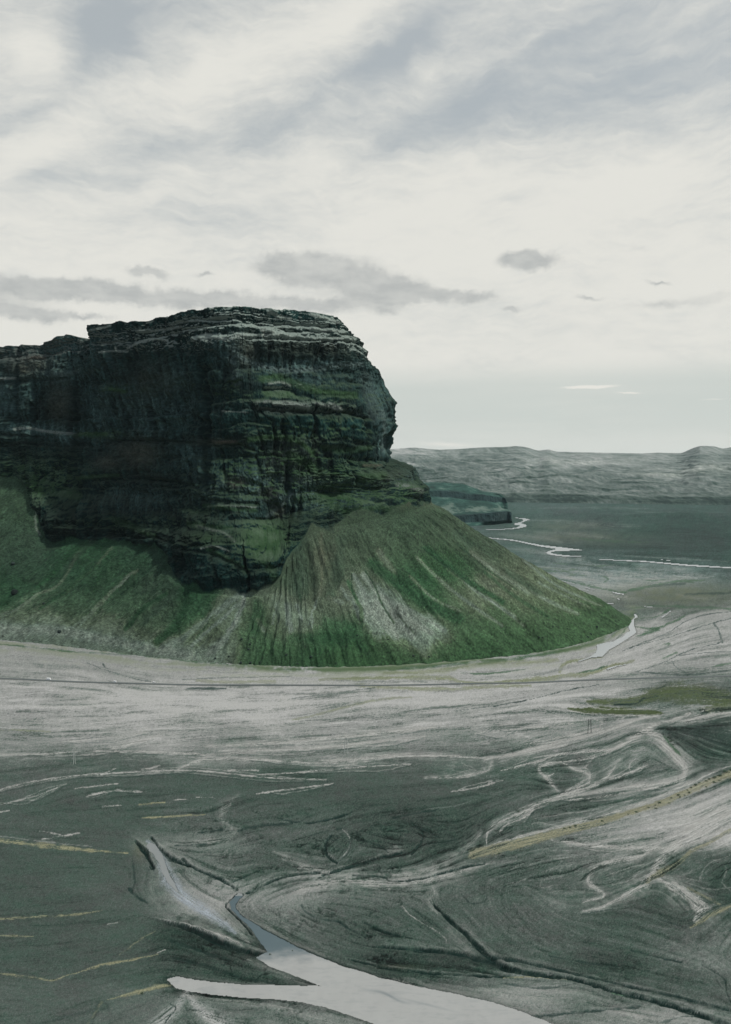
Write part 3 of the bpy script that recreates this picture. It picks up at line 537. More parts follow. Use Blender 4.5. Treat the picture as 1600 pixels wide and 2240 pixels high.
        if i1-i0 < 2 or j1-j0 < 2: continue
        sl_ = (slice(j0, j1), slice(i0, i1))
        D, Wd = seg_fields(sx[sl_], sy[sl_], q); half = np.maximum(Wd*(0.40 if kind in 'LD' else .5)*np.clip(1+0.9*n4[sl_]*(1 if kind in 'LDYGO' else .4), .35, 1.7), 0.8)
        e = D/half + (0.24*mid[sl_]+0.26*n2[sl_]+0.20*fine[sl_]+.3*n3[sl_])*min(1.0, soft*1.9)
        m = 1-sst(e, 1-soft, 1+soft*1.2)
        brk = np.clip(0.92 + 0.24*fine[sl_] + 0.26*mid[sl_] + .8*n4[sl_]*(1 if kind in 'LDYG' else .2), 0.08, 1.1)
        m = np.clip(m*a*brk, 0, 1)
        if kind == 'L' and mg > 16.5: m = np.maximum(m*.92, .38*a*np.exp(-(D/(half*2.2+2))**2)*np.clip(1+.5*mid[sl_]+.5*n2[sl_], 0, 1.4))
        col = np.array(PAL[kind], F32)*(1+0.05*fine[sl_]+0.04*n2[sl_])[..., None]
        if kind in 'TYOGM': col = col*(1+0.12*n3[sl_])[..., None]
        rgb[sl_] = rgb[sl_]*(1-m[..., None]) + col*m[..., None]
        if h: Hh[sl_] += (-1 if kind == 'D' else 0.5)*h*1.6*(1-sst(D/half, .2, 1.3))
    # grass thinning out into the gravel along the mountain's foot
    foot = [(c[0][0], c[0][1], 1) for c in MC[2:]]; foot = smooth_path([foot[0]]+foot[1:-1]+[(1372, 1356, 1), (1384, 1344, 1)])
    D, _ = seg_fields(sx, sy, [q for q in foot if q[0] > -360]); m = np.exp(-(D/(5.5+3*n2))**2)*np.clip(.75+.5*mid+.5*n4, 0, 1)*sst(MX, 330, 620)
    rgb = rgb*(1-m[..., None])+np.array((48, 74, 46), F32)*m[..., None]
    m = np.exp(-(D/(15+9*n2+5*mid))**2)*.55*np.clip(.6+.6*mid+.5*n4, 0, 1); rgb = rgb*(1-m[..., None])+np.array((112, 122, 98), F32)*m[..., None]
    # water bed
    wm = np.zeros_like(MX)
    for poly in WPOLY.values():
        xs = [v[0] for v in poly]; ys = [v[1] for v in poly]
        i0, i1 = np.searchsorted(GX, [min(xs)-6, max(xs)+6]); j0, j1 = np.searchsorted(GY, [min(ys)-6, max(ys)+6])
        wm[j0:j1, i0:i1] = np.maximum(wm[j0:j1, i0:i1], inside(WXS[j0:j1, i0:i1], WYS[j0:j1, i0:i1], poly).astype(F32))
    wb = blur(wm, 0.9)
    # relief
    near = sst(MY, 1500, 2000)
    Hh = Hh - (0.5*sq + .2*sq2)*rt + (0.11*mid + 0.10*big + 0.06*fine + 0.30*n2 + 0.22*fbm(MX/6, MY/4, o=2, seed=99))*(0.25 + 0.75*near)*(0.6+0.5*belt)
    Hh = Hh + 34*np.exp(-((MX-1500)/150)**2-((MY-1131)/7.0)**2)*(1+0.3*n2) + 3.0*np.exp(-((MX-1500)/90)**2-((MY-1525)/26)**2)
    Hh = Hh*(1-wb)
    Hh = np.where(wm > 0.5, np.minimum(Hh, 0) - 1.2, Hh)
    Hh = np.where((wb > 0.02) & (wm < 0.5), np.maximum(Hh, -0.05), Hh)
    wet = blur((wm*(MY > 1800)).astype(F32), 7)*(1-wm)
    rgb = rgb*(1-0.55*np.clip(wet*1.6*(.7+.5*n2), 0, 1)[..., None]*sst(MY, 1900, 2000)[..., None]*.6); rgb = rgb*(1-0.18*(wb*(1-wm))[..., None])
    grain = np.random.RandomState(5).normal(size=MX.shape).astype(F32)*1.6
    rgb = rgb + grain[..., None]*(0.5+0.5*fade[..., None])
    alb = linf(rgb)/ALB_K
    # one sheet: the mapped part plus coarse margins out to the horizon and behind
    b = (1120.0-GY)/FPX; t = CAMH/(SP - b*CP); Yr = t*(CP+b*SP)
    ext = np.concatenate([np.arange(4, 640, 4), [700, 900, 1600, 4000, 12000]]).astype(float); NE = len(ext); exl = -330-ext[::-1]; exr = 1930+ext
    AX = (np.concatenate([exl, GX, exr])-800)/FPX
    Yf = np.array([30000., 26000., 23500., 22000.]); Yn = np.array([360., 300., 200., 60., -200., -800., -2500.])
    Yn = Yn[Yn < Yr[-1]]
    tf = Yf; tn = np.full(len(Yn), t[-1])
    YY = np.concatenate([Yf, Yr, Yn]); TT = np.concatenate([tf, t, tn])
    P = np.zeros((len(YY), len(AX), 3), F32); P[..., 0] = np.clip(AX[None]*TT[:, None], -30000, 30000); P[..., 1] = YY[:, None]
    mir = np.minimum((ext/ST).astype(int), 640); nG = len(GX)
    def widen(F):                                    # beyond the mapped part the plain goes on in the same manner
        soft_ = np.repeat(F[:, ::40].mean(1, keepdims=True), NE, 1); k = np.clip((ext-350)/320, 0, 1).reshape((1, -1)+(1,)*(F.ndim-2))
        r = F[:, nG-1-mir]*(1-k)+soft_*k; l = (F[:, mir]*(1-k)+soft_*k)[:, ::-1]
        return np.pad(np.concatenate([l, F, r], 1), ((len(Yf), len(Yn)),)+((0, 0),)*(F.ndim-1), mode='edge')
    P[..., 2] = widen(Hh)
    P[:len(Yf), :, 2] = -1; P[:, :4, 2] = -0.5; P[:, -4:, 2] = -0.5
    A = widen(alb)
    m = terrain_mat('sand and gravel', 0.92, 0.32, 1.3, 0.35, bump=0.2, bscale=1.2)
    return grid_mesh('ground', P, A, m, flip=True)
ALB_K = 1.32
ground = build_ground(); 

def water_mat(name, col, rough):
    m = bpy.data.materials.new(name); m.use_nodes = True; t = NT(m.node_tree)
    geo = t.n('ShaderNodeNewGeometry'); n = t.noise(t.mapping(geo.outputs['Position'], scale=(.05, .02, 1)), 1.0, 6, 0.6, 1.0)
    b = t.n('ShaderNodeBsdfPrincipled'); c = np.array(col)
    at = t.n('ShaderNodeAttribute', attribute_name='silt_sheen')
    clear = t.mix(at.outputs['Fac'], (0.075, 0.105, 0.118), tuple(c))
    t.l(t.mix(1.0, clear, t.mix(n, (0.88,)*3, (1.10,)*3), 'MULTIPLY'), b.inputs['Base Color'])
    b.inputs['Roughness'].default_value = rough; b.inputs['IOR'].default_value = 1.33
    bp = t.n('ShaderNodeBump'); bp.inputs['Distance'].default_value = 0.02; bp.inputs['Strength'].default_value = 0.6
    t.l(t.noise(geo.outputs['Position'], 0.9, 4, 0.6), bp.inputs['Height']); t.l(bp.outputs[0], b.inputs['Normal'])
    out = t.n('ShaderNodeOutputMaterial'); t.l(b.outputs[0], out.inputs[0]); return m
MWATER = water_mat('silty glacial water', (0.275, 0.28, 0.275), 0.22); MWATER2 = water_mat('far river water', (0.27, 0.29, 0.30), 0.25)
def water_sheet(name, poly, z, mat):
    """the water surface as cells of the plain's grid; the banks of the plain cut its outline"""
    xs = [v[0] for v in poly]; ys = [v[1] for v in poly]
    i0, i1 = np.searchsorted(GX, [min(xs)-5, max(xs)+5]); j0, j1 = np.searchsorted(GY, [min(ys)-5, max(ys)+5])
    ins = inside(WXS[j0:j1, i0:i1], WYS[j0:j1, i0:i1], poly); d = ins.copy()
    for a in ((1, -1) if z < -.1 else ()): d |= np.roll(ins, a, 0) | np.roll(ins, a, 1)
    d[0, :] = d[-1, :] = False; d[:, 0] = d[:, -1] = False
    cell = d[:-1, :-1] & d[:-1, 1:] & d[1:, 1:] & d[1:, :-1]
    idx = -np.ones(d.shape, int); used = np.zeros(d.shape, bool)
    for a in (0, 1):
        for b in (0, 1): used[a:a+cell.shape[0], b:b+cell.shape[1]] |= cell
    jj, ii = np.nonzero(used); idx[jj, ii] = np.arange(len(jj))
    px = MX[j0+jj, i0+ii].astype(float); py = MY[j0+jj, i0+ii].astype(float)
    b = (1120.0-py)/FPX; t = CAMH/(SP-b*CP)
    co = np.stack([(px-800)/FPX*t, t*(CP+b*SP), np.full(len(px), z)], 1)
    cj, ci = np.nonzero(cell); q = np.stack([idx[cj+1, ci], idx[cj+1, ci+1], idx[cj, ci+1], idx[cj, ci]], 1)
    me = bpy.data.meshes.new(name); me.from_pydata(co.tolist(), [], q.tolist()); me.materials.append(mat)
    a = me.color_attributes.new('silt_sheen', 'FLOAT_COLOR', 'POINT')  # silt tone with the river's uneven sky reflection painted in
    w = sst(py + .10*(px-640) + 20*fbm(px.astype(F32)/34, py.astype(F32)/12, o=4, seed=5), 2066, 2112)*(1-.13*sst(fbm(px.astype(F32)/70, py.astype(F32)/9, o=3, seed=6), .1, .45))*(1-.55*np.exp(-((px-850)/46)**2-((py-2178-.33*(px-850)+3*np.sin(px/13))/3.2)**2))*(1-.3*np.exp(-((px-930)/60)**2-((py-2196-.25*(px-930))/2.4)**2))*(1-.12*sst(fbm(px.astype(F32)/22, py.astype(F32)/5, o=4, gain=.6, seed=7), .0, .4)) if z < -.1 else np.ones(len(px))
    up_ = (py < 1960).astype(float)*.62 if z < -.1 else 0; w = np.maximum(w, up_)
    c4 = np.ones((len(px), 4), F32); c4[:, :3] = w[:, None]; a.data.foreach_set('color', c4.ravel())
    o = bpy.data.objects.new(name, me); COL.objects.link(o); o['kind'] = 'structure'; return o
for k, poly in WPOLY.items():
    far = sum(p[1] for p in poly)/len(poly) < 1500
    water_sheet('river' if 'river' in k or 'stream' in k else ('pool' if 'pool' in k else 'channel'), poly, -0.03 if far else -0.12, MWATER2 if far else MWATER)
def ribbon(name, pts, width, z, mat, n=6):
    q = smooth_path([(x, y, 1) for x, y in pts], n); W = np.array([gpt(x, y) for x, y, _ in q])
    tg = np.gradient(W, axis=0); tg /= np.linalg.norm(tg, axis=1)[:, None]; nr = np.stack([-tg[:, 1], tg[:, 0], 0*tg[:, 0]], 1)
    P = np.stack([W - nr*width/2, W + nr*width/2], 0).astype(F32); P[..., 2] = z
    return grid_mesh(name, P, None, mat, flip=True)
MROAD = plain_mat('worn asphalt', (0.085, 0.098, 0.097), 0.9, 0.2, 0.2)
ribbon('road', [(-300,1477),(0,1484.5),(94,1488.5),(169,1492),(300,1495.5),(420,1498.5),(560,1499),(700,1499.5),(840,1499.5),(960,1497.5),(1030,1495.5),(1150,1494),(1262,1489),(1375,1485),(1516,1481),(1600,1479),(1800,1472)], 7.5, 0.45, MROAD)

# ------------------------------------------------------------------ the mountain
# Control columns run down the fall lines; each has the levels foot, talus middle, cliff base, lower band top, terrace, cliff ledge,
# cliff top, upper terrace, upper cliff top, rim  (photo x, photo y, distance in metres).
def mountain_controls():
    cols = []
    for c in MC:
        w = []
        for k, (x, y, Y) in enumerate(c):
            w.append(gpt(x, y, -3.0) if Y is None else pt(x, y, Y))
        w.insert(1, np.array([(w[0][0]+w[1][0])/2, (w[0][1]+w[1][1])/2, w[1][2]*0.43]))
        cols.append(w)
    last = cols[-1]
    for xs, Y in (((1155, 1035, 895, 888, 850, 812, 815, 800, 790, 775), 2330), ((900, 860, 820, 815, 805, 795, 795, 790, 785, 780), 3600)):
        cols.append([np.array([(x-800)/FPX*Y, Y + 6*k, last[k][2]]) for k, x in enumerate(xs)])
    cols = np.array(cols)                                   # column, level, xyz
    ctr = np.array([-150.0, 3300.0, 640.0])
    rim = cols[:, -1]
    l10 = rim + (ctr-rim)*0.10; l10[:, 2] = rim[:, 2] + 4; l11 = rim + (ctr-rim)*0.95; l11[:, 2] = 640
    return np.concatenate([cols, l10[:, None], l11[:, None]], 1)
def catmull(A, ts):
    n = len(A); B = np.concatenate([2*A[:1]-A[1:2], A, 2*A[-1:]-A[-2:-1]]); i = np.clip(ts.astype(int), 0, n-2); f = (ts-i).reshape((-1,)+(1,)*(A.ndim-1))
    p0, p1, p2, p3 = B[i], B[i+1], B[i+2], B[i+3]
    m1 = (p2-p0)*0.42; m2 = (p3-p1)*0.42
    f2, f3 = f*f, f*f*f
    return p1*(2*f3-3*f2+1) + m1*(f3-2*f2+f) + p2*(-2*f3+3*f2) + m2*(f3-f2)

TAL = [(30,1100,(62,80,64)),(100,1085,(52,72,54)),(20,1180,(58,72,64)),(60,1210,(52,64,62)),(120,1270,(62,80,68)),(20,1300,(34,76,46)),(130,1255,(26,72,44)),(190,1200,(38,84,50)),(60,1350,(84,102,86)),(160,1330,(58,86,64)),
 (100,1375,(125,132,120)),(20,1385,(140,142,132)),(200,1390,(108,120,104)),(270,1400,(116,124,112)),(300,1330,(60,92,68)),(250,1265,(46,82,54)),(310,1225,(40,74,56)),(340,1285,(60,66,64)),(400,1345,(24,88,38)),(425,1305,(22,82,38)),
 (370,1335,(84,88,86)),(330,1365,(74,94,76)),(450,1385,(84,102,80)),(500,1345,(124,130,122)),(530,1318,(110,120,110)),(478,1422,(138,142,132)),(420,1440,(136,140,128)),(350,1425,(128,134,120)),(200,1412,(132,136,124)),(560,1350,(46,90,48)),(582,1400,(42,90,44)),(560,1440,(48,84,46)),
 (622,1345,(124,132,122)),(644,1372,(128,136,126)),(600,1380,(84,108,84)),(655,1200,(70,76,70)),(665,1260,(60,70,66)),(700,1180,(80,82,74)),(706,1222,(104,90,82)),(704,1262,(96,88,80)),(740,1250,(64,66,64)),(720,1330,(78,84,78)),(752,1385,(26,86,38)),(680,1422,(38,88,42)),
 (785,1285,(116,124,116)),(822,1315,(160,162,156)),(852,1352,(162,163,157)),(900,1370,(160,162,154)),(940,1380,(142,146,136)),(800,1240,(78,88,76)),(835,1200,(74,82,70)),(790,1172,(68,70,66)),(900,1265,(26,82,38)),(940,1312,(30,88,40)),(1000,1350,(46,88,46)),(872,1232,(62,84,60)),
 (960,1222,(44,90,38)),(1004,1252,(28,84,32)),(930,1180,(70,76,68)),(900,1150,(58,64,56)),(1000,1180,(74,72,66)),(1055,1222,(66,60,60)),(1100,1270,(100,102,90)),(1050,1290,(130,132,118)),(1000,1290,(78,102,72)),(1125,1240,(88,92,78)),(1180,1290,(98,112,88)),(1200,1345,(62,94,52)),
 (1100,1345,(58,94,50)),(1255,1372,(58,92,46)),(1330,1352,(60,88,48)),(1350,1370,(60,90,50)),(1200,1400,(54,88,44)),(1000,1420,(46,86,38)),(850,1430,(46,84,36)),(750,1440,(50,88,38)),(640,1440,(50,82,44)),(880,1030,(56,82,52)),(872,1008,(112,108,100)),(905,1058,(104,100,90)),(1150,1320,(92,108,80)),(1030,1320,(110,116,98)),(1210,1320,(96,108,80))]

CARVE = [  # hollows (negative) and noses (positive) of the face: photo x, y, radii, metres
 (612,856,42,9,-16),(600,838,60,7,6),(752,818,38,13,-9),(650,900,120,8,-7),(640,884,110,5,5),(780,905,60,8,-7),(450,960,9,110,-22),(445,850,14,60,-10),(165,940,7,130,-28),(75,930,6,100,-16),(215,830,6,60,-14),(280,930,7,90,-12),(395,850,8,90,-14),(330,1040,10,50,-12),(135,820,16,60,12),(60,850,16,80,10),(250,900,24,90,9),(340,860,22,80,9),(-60,900,8,120,-20),(39,800,5,70,-14),(186,745,5,40,-14),(110,900,5,90,-7),(300,860,14,70,-7),(360,930,60,10,-6),
 (230,850,18,12,6),(250,1080,150,16,-10),(300,1010,70,14,5),(470,965,40,6,7),(628,1070,8,60,-13),(600,1035,10,40,-8),(560,1040,50,14,8),(470,1075,40,22,8),(640,960,90,10,6),(720,965,60,12,7),(560,1000,60,8,-6),(780,1075,90,10,-12),(850,1080,50,10,-13),(800,1045,80,10,8),(720,1120,80,8,-10),
 (880,1092,50,8,-8),(470,1240,70,34,8),(400,1230,14,40,-12),(540,1190,70,12,8),(590,1240,40,10,-8),(470,1200,60,7,-6),(560,1155,90,8,-9),(350,1150,60,12,-8),(620,775,5,30,-6),(560,770,6,30,-5),(690,780,6,34,-6),(730,775,5,28,-5),(790,870,20,30,-6),(830,900,12,40,7),(540,860,18,30,6),(520,1150,60,6,7)]
# gullies, grassy ribs and scree tongues that run down the talus: kind, width, photo points, strength
MOUNT_FRONT = None
TSTR = [('p',12,'774,1258 796,1295 811,1340',.8),('p',14,'796,1258 826,1295 860,1325 905,1359 943,1385',.9),('p',12,'826,1318 849,1359 871,1394',.95),('p',12,'856,1340 883,1370 905,1396',.9),('p',11,'870,1322 920,1348 973,1380',.85),
 ('p',8,'808,1335 798,1354',.8),('p',7,'838,1363 851,1387',.8),('p',6,'898,1261 950,1310 1003,1336',.6),('p',8,'913,1220 969,1273 1025,1318 1100,1370',.6),('p',8,'1033,1216 1100,1261 1160,1300',.45),('p',9,'1030,1206 1125,1272 1201,1315 1268,1344',.6),('p',6,'1144,1225 1220,1282 1315,1325',.6),
 ('p',5,'1068,1310 1144,1368',.6),('p',9,'982,1244 1049,1296 1125,1348',.6),('p',16,'830,1205 862,1250',.45),('p',9,'538,1299 522,1348 496,1392 470,1430',.75),('p',10,'535,1297 524,1355 490,1390 455,1432',.8),('p',13,'525,1299 472,1341 402,1394 350,1425',.6),('p',9,'530,1315 472,1366 420,1411',.7),
 ('p',6,'605,1321 594,1362',.6),('p',12,'628,1325 636,1380',.8),('p',6,'650,1322 661,1354',.7),('p',9,'564,1355 576,1380',.75),('p',7,'691,1316 684,1372',.6),('p',11,'721,1308 750,1318',.5),('p',7,'744,1280 764,1312',.5),('p',5,'300,1246 245,1292 196,1341 147,1383',.5),('p',7,'206,1176 168,1208 133,1278 87,1299 45,1330 -10,1350',.45),
 ('p',6,'245,1197 196,1250 147,1292',.4),('p',5,'290,1250 224,1320 168,1376',.5),('p',24,'-40,1378 35,1378 140,1382 280,1411 420,1436',.8),('p',5,'110,1075 85,1115 76,1142 88,1170',.8),('p',14,'872,1003 890,1032',.6),('p',5,'1180,1275 1230,1300 1290,1328',.5),('p',5,'700,1290 690,1330 676,1365',.4),
 ('v',18,'399,1281 350,1330 312,1360',.8),('v',16,'206,1180 165,1215 140,1245',.5),('v',20,'1000,1165 1060,1215 1120,1262 1180,1300',.65),('v',20,'330,1200 345,1255 320,1290',.5),('v',34,'650,1180 660,1250 650,1300',.6),('v',26,'745,1180 742,1240 725,1300',.5),('v',30,'60,1180 90,1220',.5),
 ('g',17,'400,1290 413,1310 380,1372 343,1404',.85),('g',9,'364,1299 315,1330 273,1376',.8),('g',14,'190,1185 157,1208 115,1257 80,1282',.85),('g',7,'210,1236 154,1285 87,1330',.7),('g',24,'815,1232 875,1280 931,1318 1002,1352',.85),('g',13,'935,1200 987,1242 1040,1280 1100,1318',.85),('g',9,'762,1272 789,1328 790,1370',.7),
 ('g',26,'560,1320 565,1345 560,1380',.5),('g',24,'640,1395 750,1395 770,1375',.6),('g',16,'30,1290 15,1310 0,1325',.9),('g',10,'240,1215 225,1250 200,1280',.6),('g',12,'870,1010 905,1045 925,1065',.8),('g',20,'850,1060 880,1085',.6),('g',8,'1060,1250 1120,1300 1200,1350',.5),
 ('d',3,'770,1254 772,1295 780,1312',.7),('d',4,'800,1250 822,1288 838,1325 862,1362',.75),('d',3,'924,1198 988,1250 1062,1302',.6),('d',3,'345,1228 300,1268 262,1300',.5),('d',3,'470,1345 430,1395',.5),('d',4,'1000,1190 1060,1240 1130,1290',.4),('d',3,'140,1292 60,1335',.4),('d',3,'655,1300 662,1335',.4),('d',3,'865,1340 905,1385',.5),
 ('b',10,'702,1168 704,1209 706,1265',.7),('b',14,'1040,1200 1100,1245',.4),('b',8,'706,1270 700,1300',.4)]
# ledges (h pale grit with the ledge's highlight painted in, e grass, o grey lichen, r rusty rock) and recesses (k, shade painted dark over the cut) of the cliffs: kind, width, photo points, strength
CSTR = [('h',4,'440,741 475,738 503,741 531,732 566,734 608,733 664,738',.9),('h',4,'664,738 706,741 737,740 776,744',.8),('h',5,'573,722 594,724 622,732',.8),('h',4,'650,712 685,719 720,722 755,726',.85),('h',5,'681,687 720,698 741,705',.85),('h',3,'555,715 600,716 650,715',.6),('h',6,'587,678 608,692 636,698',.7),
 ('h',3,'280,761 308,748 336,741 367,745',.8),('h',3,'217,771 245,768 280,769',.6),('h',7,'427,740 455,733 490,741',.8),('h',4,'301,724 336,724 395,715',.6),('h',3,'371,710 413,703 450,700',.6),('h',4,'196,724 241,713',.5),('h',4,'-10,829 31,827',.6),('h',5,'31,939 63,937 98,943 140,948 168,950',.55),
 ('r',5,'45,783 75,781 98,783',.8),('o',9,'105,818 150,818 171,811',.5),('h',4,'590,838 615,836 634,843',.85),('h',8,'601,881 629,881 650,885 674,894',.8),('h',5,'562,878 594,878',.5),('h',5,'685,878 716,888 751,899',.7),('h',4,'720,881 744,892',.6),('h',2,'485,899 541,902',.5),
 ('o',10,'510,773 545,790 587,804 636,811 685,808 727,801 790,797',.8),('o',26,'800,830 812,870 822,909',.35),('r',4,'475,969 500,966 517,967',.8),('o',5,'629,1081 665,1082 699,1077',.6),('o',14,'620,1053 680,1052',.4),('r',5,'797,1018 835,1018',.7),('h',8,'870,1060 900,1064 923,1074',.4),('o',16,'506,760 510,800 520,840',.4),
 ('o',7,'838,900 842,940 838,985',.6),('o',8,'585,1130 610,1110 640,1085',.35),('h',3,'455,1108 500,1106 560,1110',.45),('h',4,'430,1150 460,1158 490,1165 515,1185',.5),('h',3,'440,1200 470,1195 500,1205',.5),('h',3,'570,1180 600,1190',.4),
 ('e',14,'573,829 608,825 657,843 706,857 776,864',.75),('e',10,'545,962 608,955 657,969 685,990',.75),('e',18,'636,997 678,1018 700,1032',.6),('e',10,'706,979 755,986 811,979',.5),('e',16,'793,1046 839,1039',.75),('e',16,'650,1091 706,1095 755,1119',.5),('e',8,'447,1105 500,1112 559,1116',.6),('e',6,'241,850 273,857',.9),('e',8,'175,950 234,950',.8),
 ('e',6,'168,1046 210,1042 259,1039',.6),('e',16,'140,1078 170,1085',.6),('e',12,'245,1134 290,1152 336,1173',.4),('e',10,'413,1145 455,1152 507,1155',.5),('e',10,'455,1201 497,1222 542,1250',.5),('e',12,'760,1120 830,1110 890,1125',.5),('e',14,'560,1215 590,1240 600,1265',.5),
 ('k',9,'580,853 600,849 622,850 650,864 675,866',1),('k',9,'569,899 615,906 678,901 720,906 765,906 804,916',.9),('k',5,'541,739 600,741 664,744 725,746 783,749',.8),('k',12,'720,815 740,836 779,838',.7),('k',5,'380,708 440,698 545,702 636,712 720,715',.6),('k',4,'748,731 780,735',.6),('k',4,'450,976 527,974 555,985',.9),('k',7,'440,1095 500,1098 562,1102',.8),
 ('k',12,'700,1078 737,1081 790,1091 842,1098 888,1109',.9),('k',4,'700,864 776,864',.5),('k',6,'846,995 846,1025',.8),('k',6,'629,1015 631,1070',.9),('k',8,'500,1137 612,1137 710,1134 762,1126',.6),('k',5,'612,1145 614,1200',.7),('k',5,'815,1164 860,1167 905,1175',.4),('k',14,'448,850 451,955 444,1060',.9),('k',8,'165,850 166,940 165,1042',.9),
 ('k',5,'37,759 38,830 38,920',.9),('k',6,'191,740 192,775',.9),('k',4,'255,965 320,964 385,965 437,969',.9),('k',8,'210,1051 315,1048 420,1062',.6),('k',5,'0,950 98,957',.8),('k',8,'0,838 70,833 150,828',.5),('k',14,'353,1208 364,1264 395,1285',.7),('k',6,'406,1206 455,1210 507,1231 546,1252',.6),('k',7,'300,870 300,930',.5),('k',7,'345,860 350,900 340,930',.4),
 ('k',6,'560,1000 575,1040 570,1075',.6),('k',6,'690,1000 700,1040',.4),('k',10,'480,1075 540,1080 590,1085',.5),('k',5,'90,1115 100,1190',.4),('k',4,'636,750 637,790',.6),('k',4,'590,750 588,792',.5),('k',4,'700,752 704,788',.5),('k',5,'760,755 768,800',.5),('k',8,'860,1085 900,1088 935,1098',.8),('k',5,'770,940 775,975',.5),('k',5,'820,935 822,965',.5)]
TPAL = {'p': (150, 154, 146), 'v': (58, 66, 66), 'g': (30, 76, 38), 'd': (16, 40, 26), 'b': (104, 92, 82)}
def build_mountain():
    Cc = mountain_controls()
    dens = [18, 60, 90, 60, 55, 50, 95, 70, 55, 80, 75, 75, 75, 85, 80, 60, 50, 70, 25]      # columns of vertices between control columns
    ts = np.concatenate([k+np.arange(n)/n for k, n in enumerate(dens)]+[[len(dens)]])
    L = catmull(Cc, ts)                                       # many columns, levels, xyz
    rows = [80, 95, 55, 45, 95, 40, 50, 55, 45, 12, 8]
    vs = np.concatenate([k+np.arange(n)/n for k, n in enumerate(rows)]+[[len(rows)]])
    i = np.clip(vs.astype(int), 0, 10); f = (vs-i)[:, None, None]
    Lt = np.transpose(L, (1, 0, 2))
    P = Lt[i]*(1-f) + Lt[i+1]*f
    tt = np.clip(vs/2, 0, 1)[:, None, None]                   # concave talus: quadratic through its three levels
    quad = Lt[0]*(2*(tt-.5)*(tt-1)) + Lt[1]*(-4*tt*(tt-1)) + Lt[2]*(2*tt*(tt-.5))
    P = np.where((vs < 2)[:, None, None], quad, P)
    V = np.repeat(vs[:, None], len(ts), 1).astype(F32); U = np.repeat(ts[None].astype(F32), len(vs), 0)
    n = normals(P); n[..., 2] = 0
    # outward horizontal direction, smoothed along the face
    mid = P[np.searchsorted(vs, 5)]; tg = np.gradient(mid[:, :2], axis=0); nh = np.stack([tg[:, 1], -tg[:, 0]], 1)
    for _ in range(30): nh[1:-1] = (nh[:-2]+nh[1:-1]*2+nh[2:])/4
    nh /= np.linalg.norm(nh, axis=1, keepdims=True)
    arc = np.concatenate([[0], np.cumsum(np.linalg.norm(np.diff(mid[:, :2], axis=0), axis=1))]).astype(F32)[None].repeat(len(vs), 0)
    X, Y, Z = [P[..., k].astype(F32) for k in range(3)]
    cl = sst(V, 1.93, 2.12)*(1-sst(V, 9.6, 10.6)); tal = 1-sst(V, 1.9, 2.05)
    # --- cliffs
    but = fbm(arc/120, Z/420, o=3, seed=1, ridged=True)                     # big buttresses and gullies
    gul = fbm(arc/34+0.3*fbm(arc/60, Z/60, seed=4), Z/190, o=3, seed=2, ridged=True)
    colm = fbm(arc/9.5, Z/75, o=3, seed=3)                                   # columns and runnels
    rock = fbm(X/42, Y/42, Z/24, o=6, gain=.58, seed=6); crag = fbm(X/17, Y/17, Z/10, o=5, gain=.62, seed=8, ridged=True)
    zz = Z + 16*fbm(arc/170, Z/300, o=2, seed=9) + 7*fbm(arc/38, Z/50, o=3, seed=10)
    rs = np.random.RandomState(12); beds = [40.0]; 
    while beds[-1] < 720: beds.append(beds[-1] + rs.choice([11, 18, 27, 40, 60], p=[.2, .2, .2, .25, .15])*rs.uniform(.8, 1.2))
    beds = np.array(beds); hard = rs.uniform(-1, 1, len(beds)); k = np.clip(np.searchsorted(beds, zz)-1, 0, len(beds)-2)
    fr = (zz-beds[k])/(beds[k+1]-beds[k]); hmod = np.clip(0.9+1.9*fbm(arc/85, k*3.7+Z/90, o=3, seed=13), .15, 2.4)
    strata = (hard[k]*3.6 + 2.4*np.exp(-((fr-0.86)/0.14)**2) - 2.6*np.exp(-((fr-0.10)/0.12)**2) - 1.6*fr)*hmod   # proud lip over a notch
    top = sst(V, 7.9, 8.3)                                                   # thin ledges near the top
    bw = 11+9*((k*37) % 5)/4; bx = arc/bw + 3*fbm(arc/50, Z/120, o=2, seed=91) + .35*fbm(arc/9, Z/9, o=2, seed=92) + k*.37
    bi = np.floor(bx); hsh = np.sin(bi*127.1+k*311.7)*43758.5453; hsh = hsh-np.floor(hsh); bf = np.abs(bx-bi-.5)*2
    blocks = (hsh-.5)*5.5 - 2.6*sst(bf, .84, 1.0)
    crk = 1-np.abs(fbm(arc/55+.2*fbm(arc/20, Z/30, seed=94), Z/240, o=2, seed=93))*8; crack = -13*sst(crk, .1, 1)*sst(fbm(arc/120, Z/110, o=2, seed=95), -.15, .2)
    upper = sst(V, 6.9, 7.1)*(1-sst(V, 7.9, 8.1)); big = fbm(X/95, Y/95, Z/60, o=3, seed=5)
    tongue = fbm(arc/34, arc*0, o=3, seed=16); right = sst(px0 := project(P)[0].astype(F32), 600, 690); tri = (1-2*np.abs((arc/96+.9*fbm(arc/130, arc*0, o=2, seed=96)) % 1 - .5))*np.clip(.75+1.1*fbm(arc/110, arc*0, seed=98), .1, 1.1)+.12*fbm(arc/13, V*3, o=3, seed=99); tbase = 1.94 + .30*np.clip(tongue+.1, 0, 1) + .25*np.clip(-but, 0, 1) + right*(1.35*np.clip(tri, 0, 2)**1.3 - .12)*(1-.6*sst(px0, 860, 930)) + (1-right)*.30*np.clip(tri, 0, 2)**2
    disp = but*9*(1-.5*top) + gul*(2.6+3.0*upper) + colm*(1.0+2.4*upper)*(1-.6*top) + big*15*(1-.6*top) + rock*11 + crag*4.5*(1-.5*top) + (blocks + crack)*(1-.7*top) + strata*(1.05+0.9*top)
    qx0, qy0 = project(P)
    wqx = qx0 + 6*fbm(arc/20, Z/20, o=3, seed=60); wqy = qy0 + 5*fbm(arc/20, Z/20, o=3, seed=61)
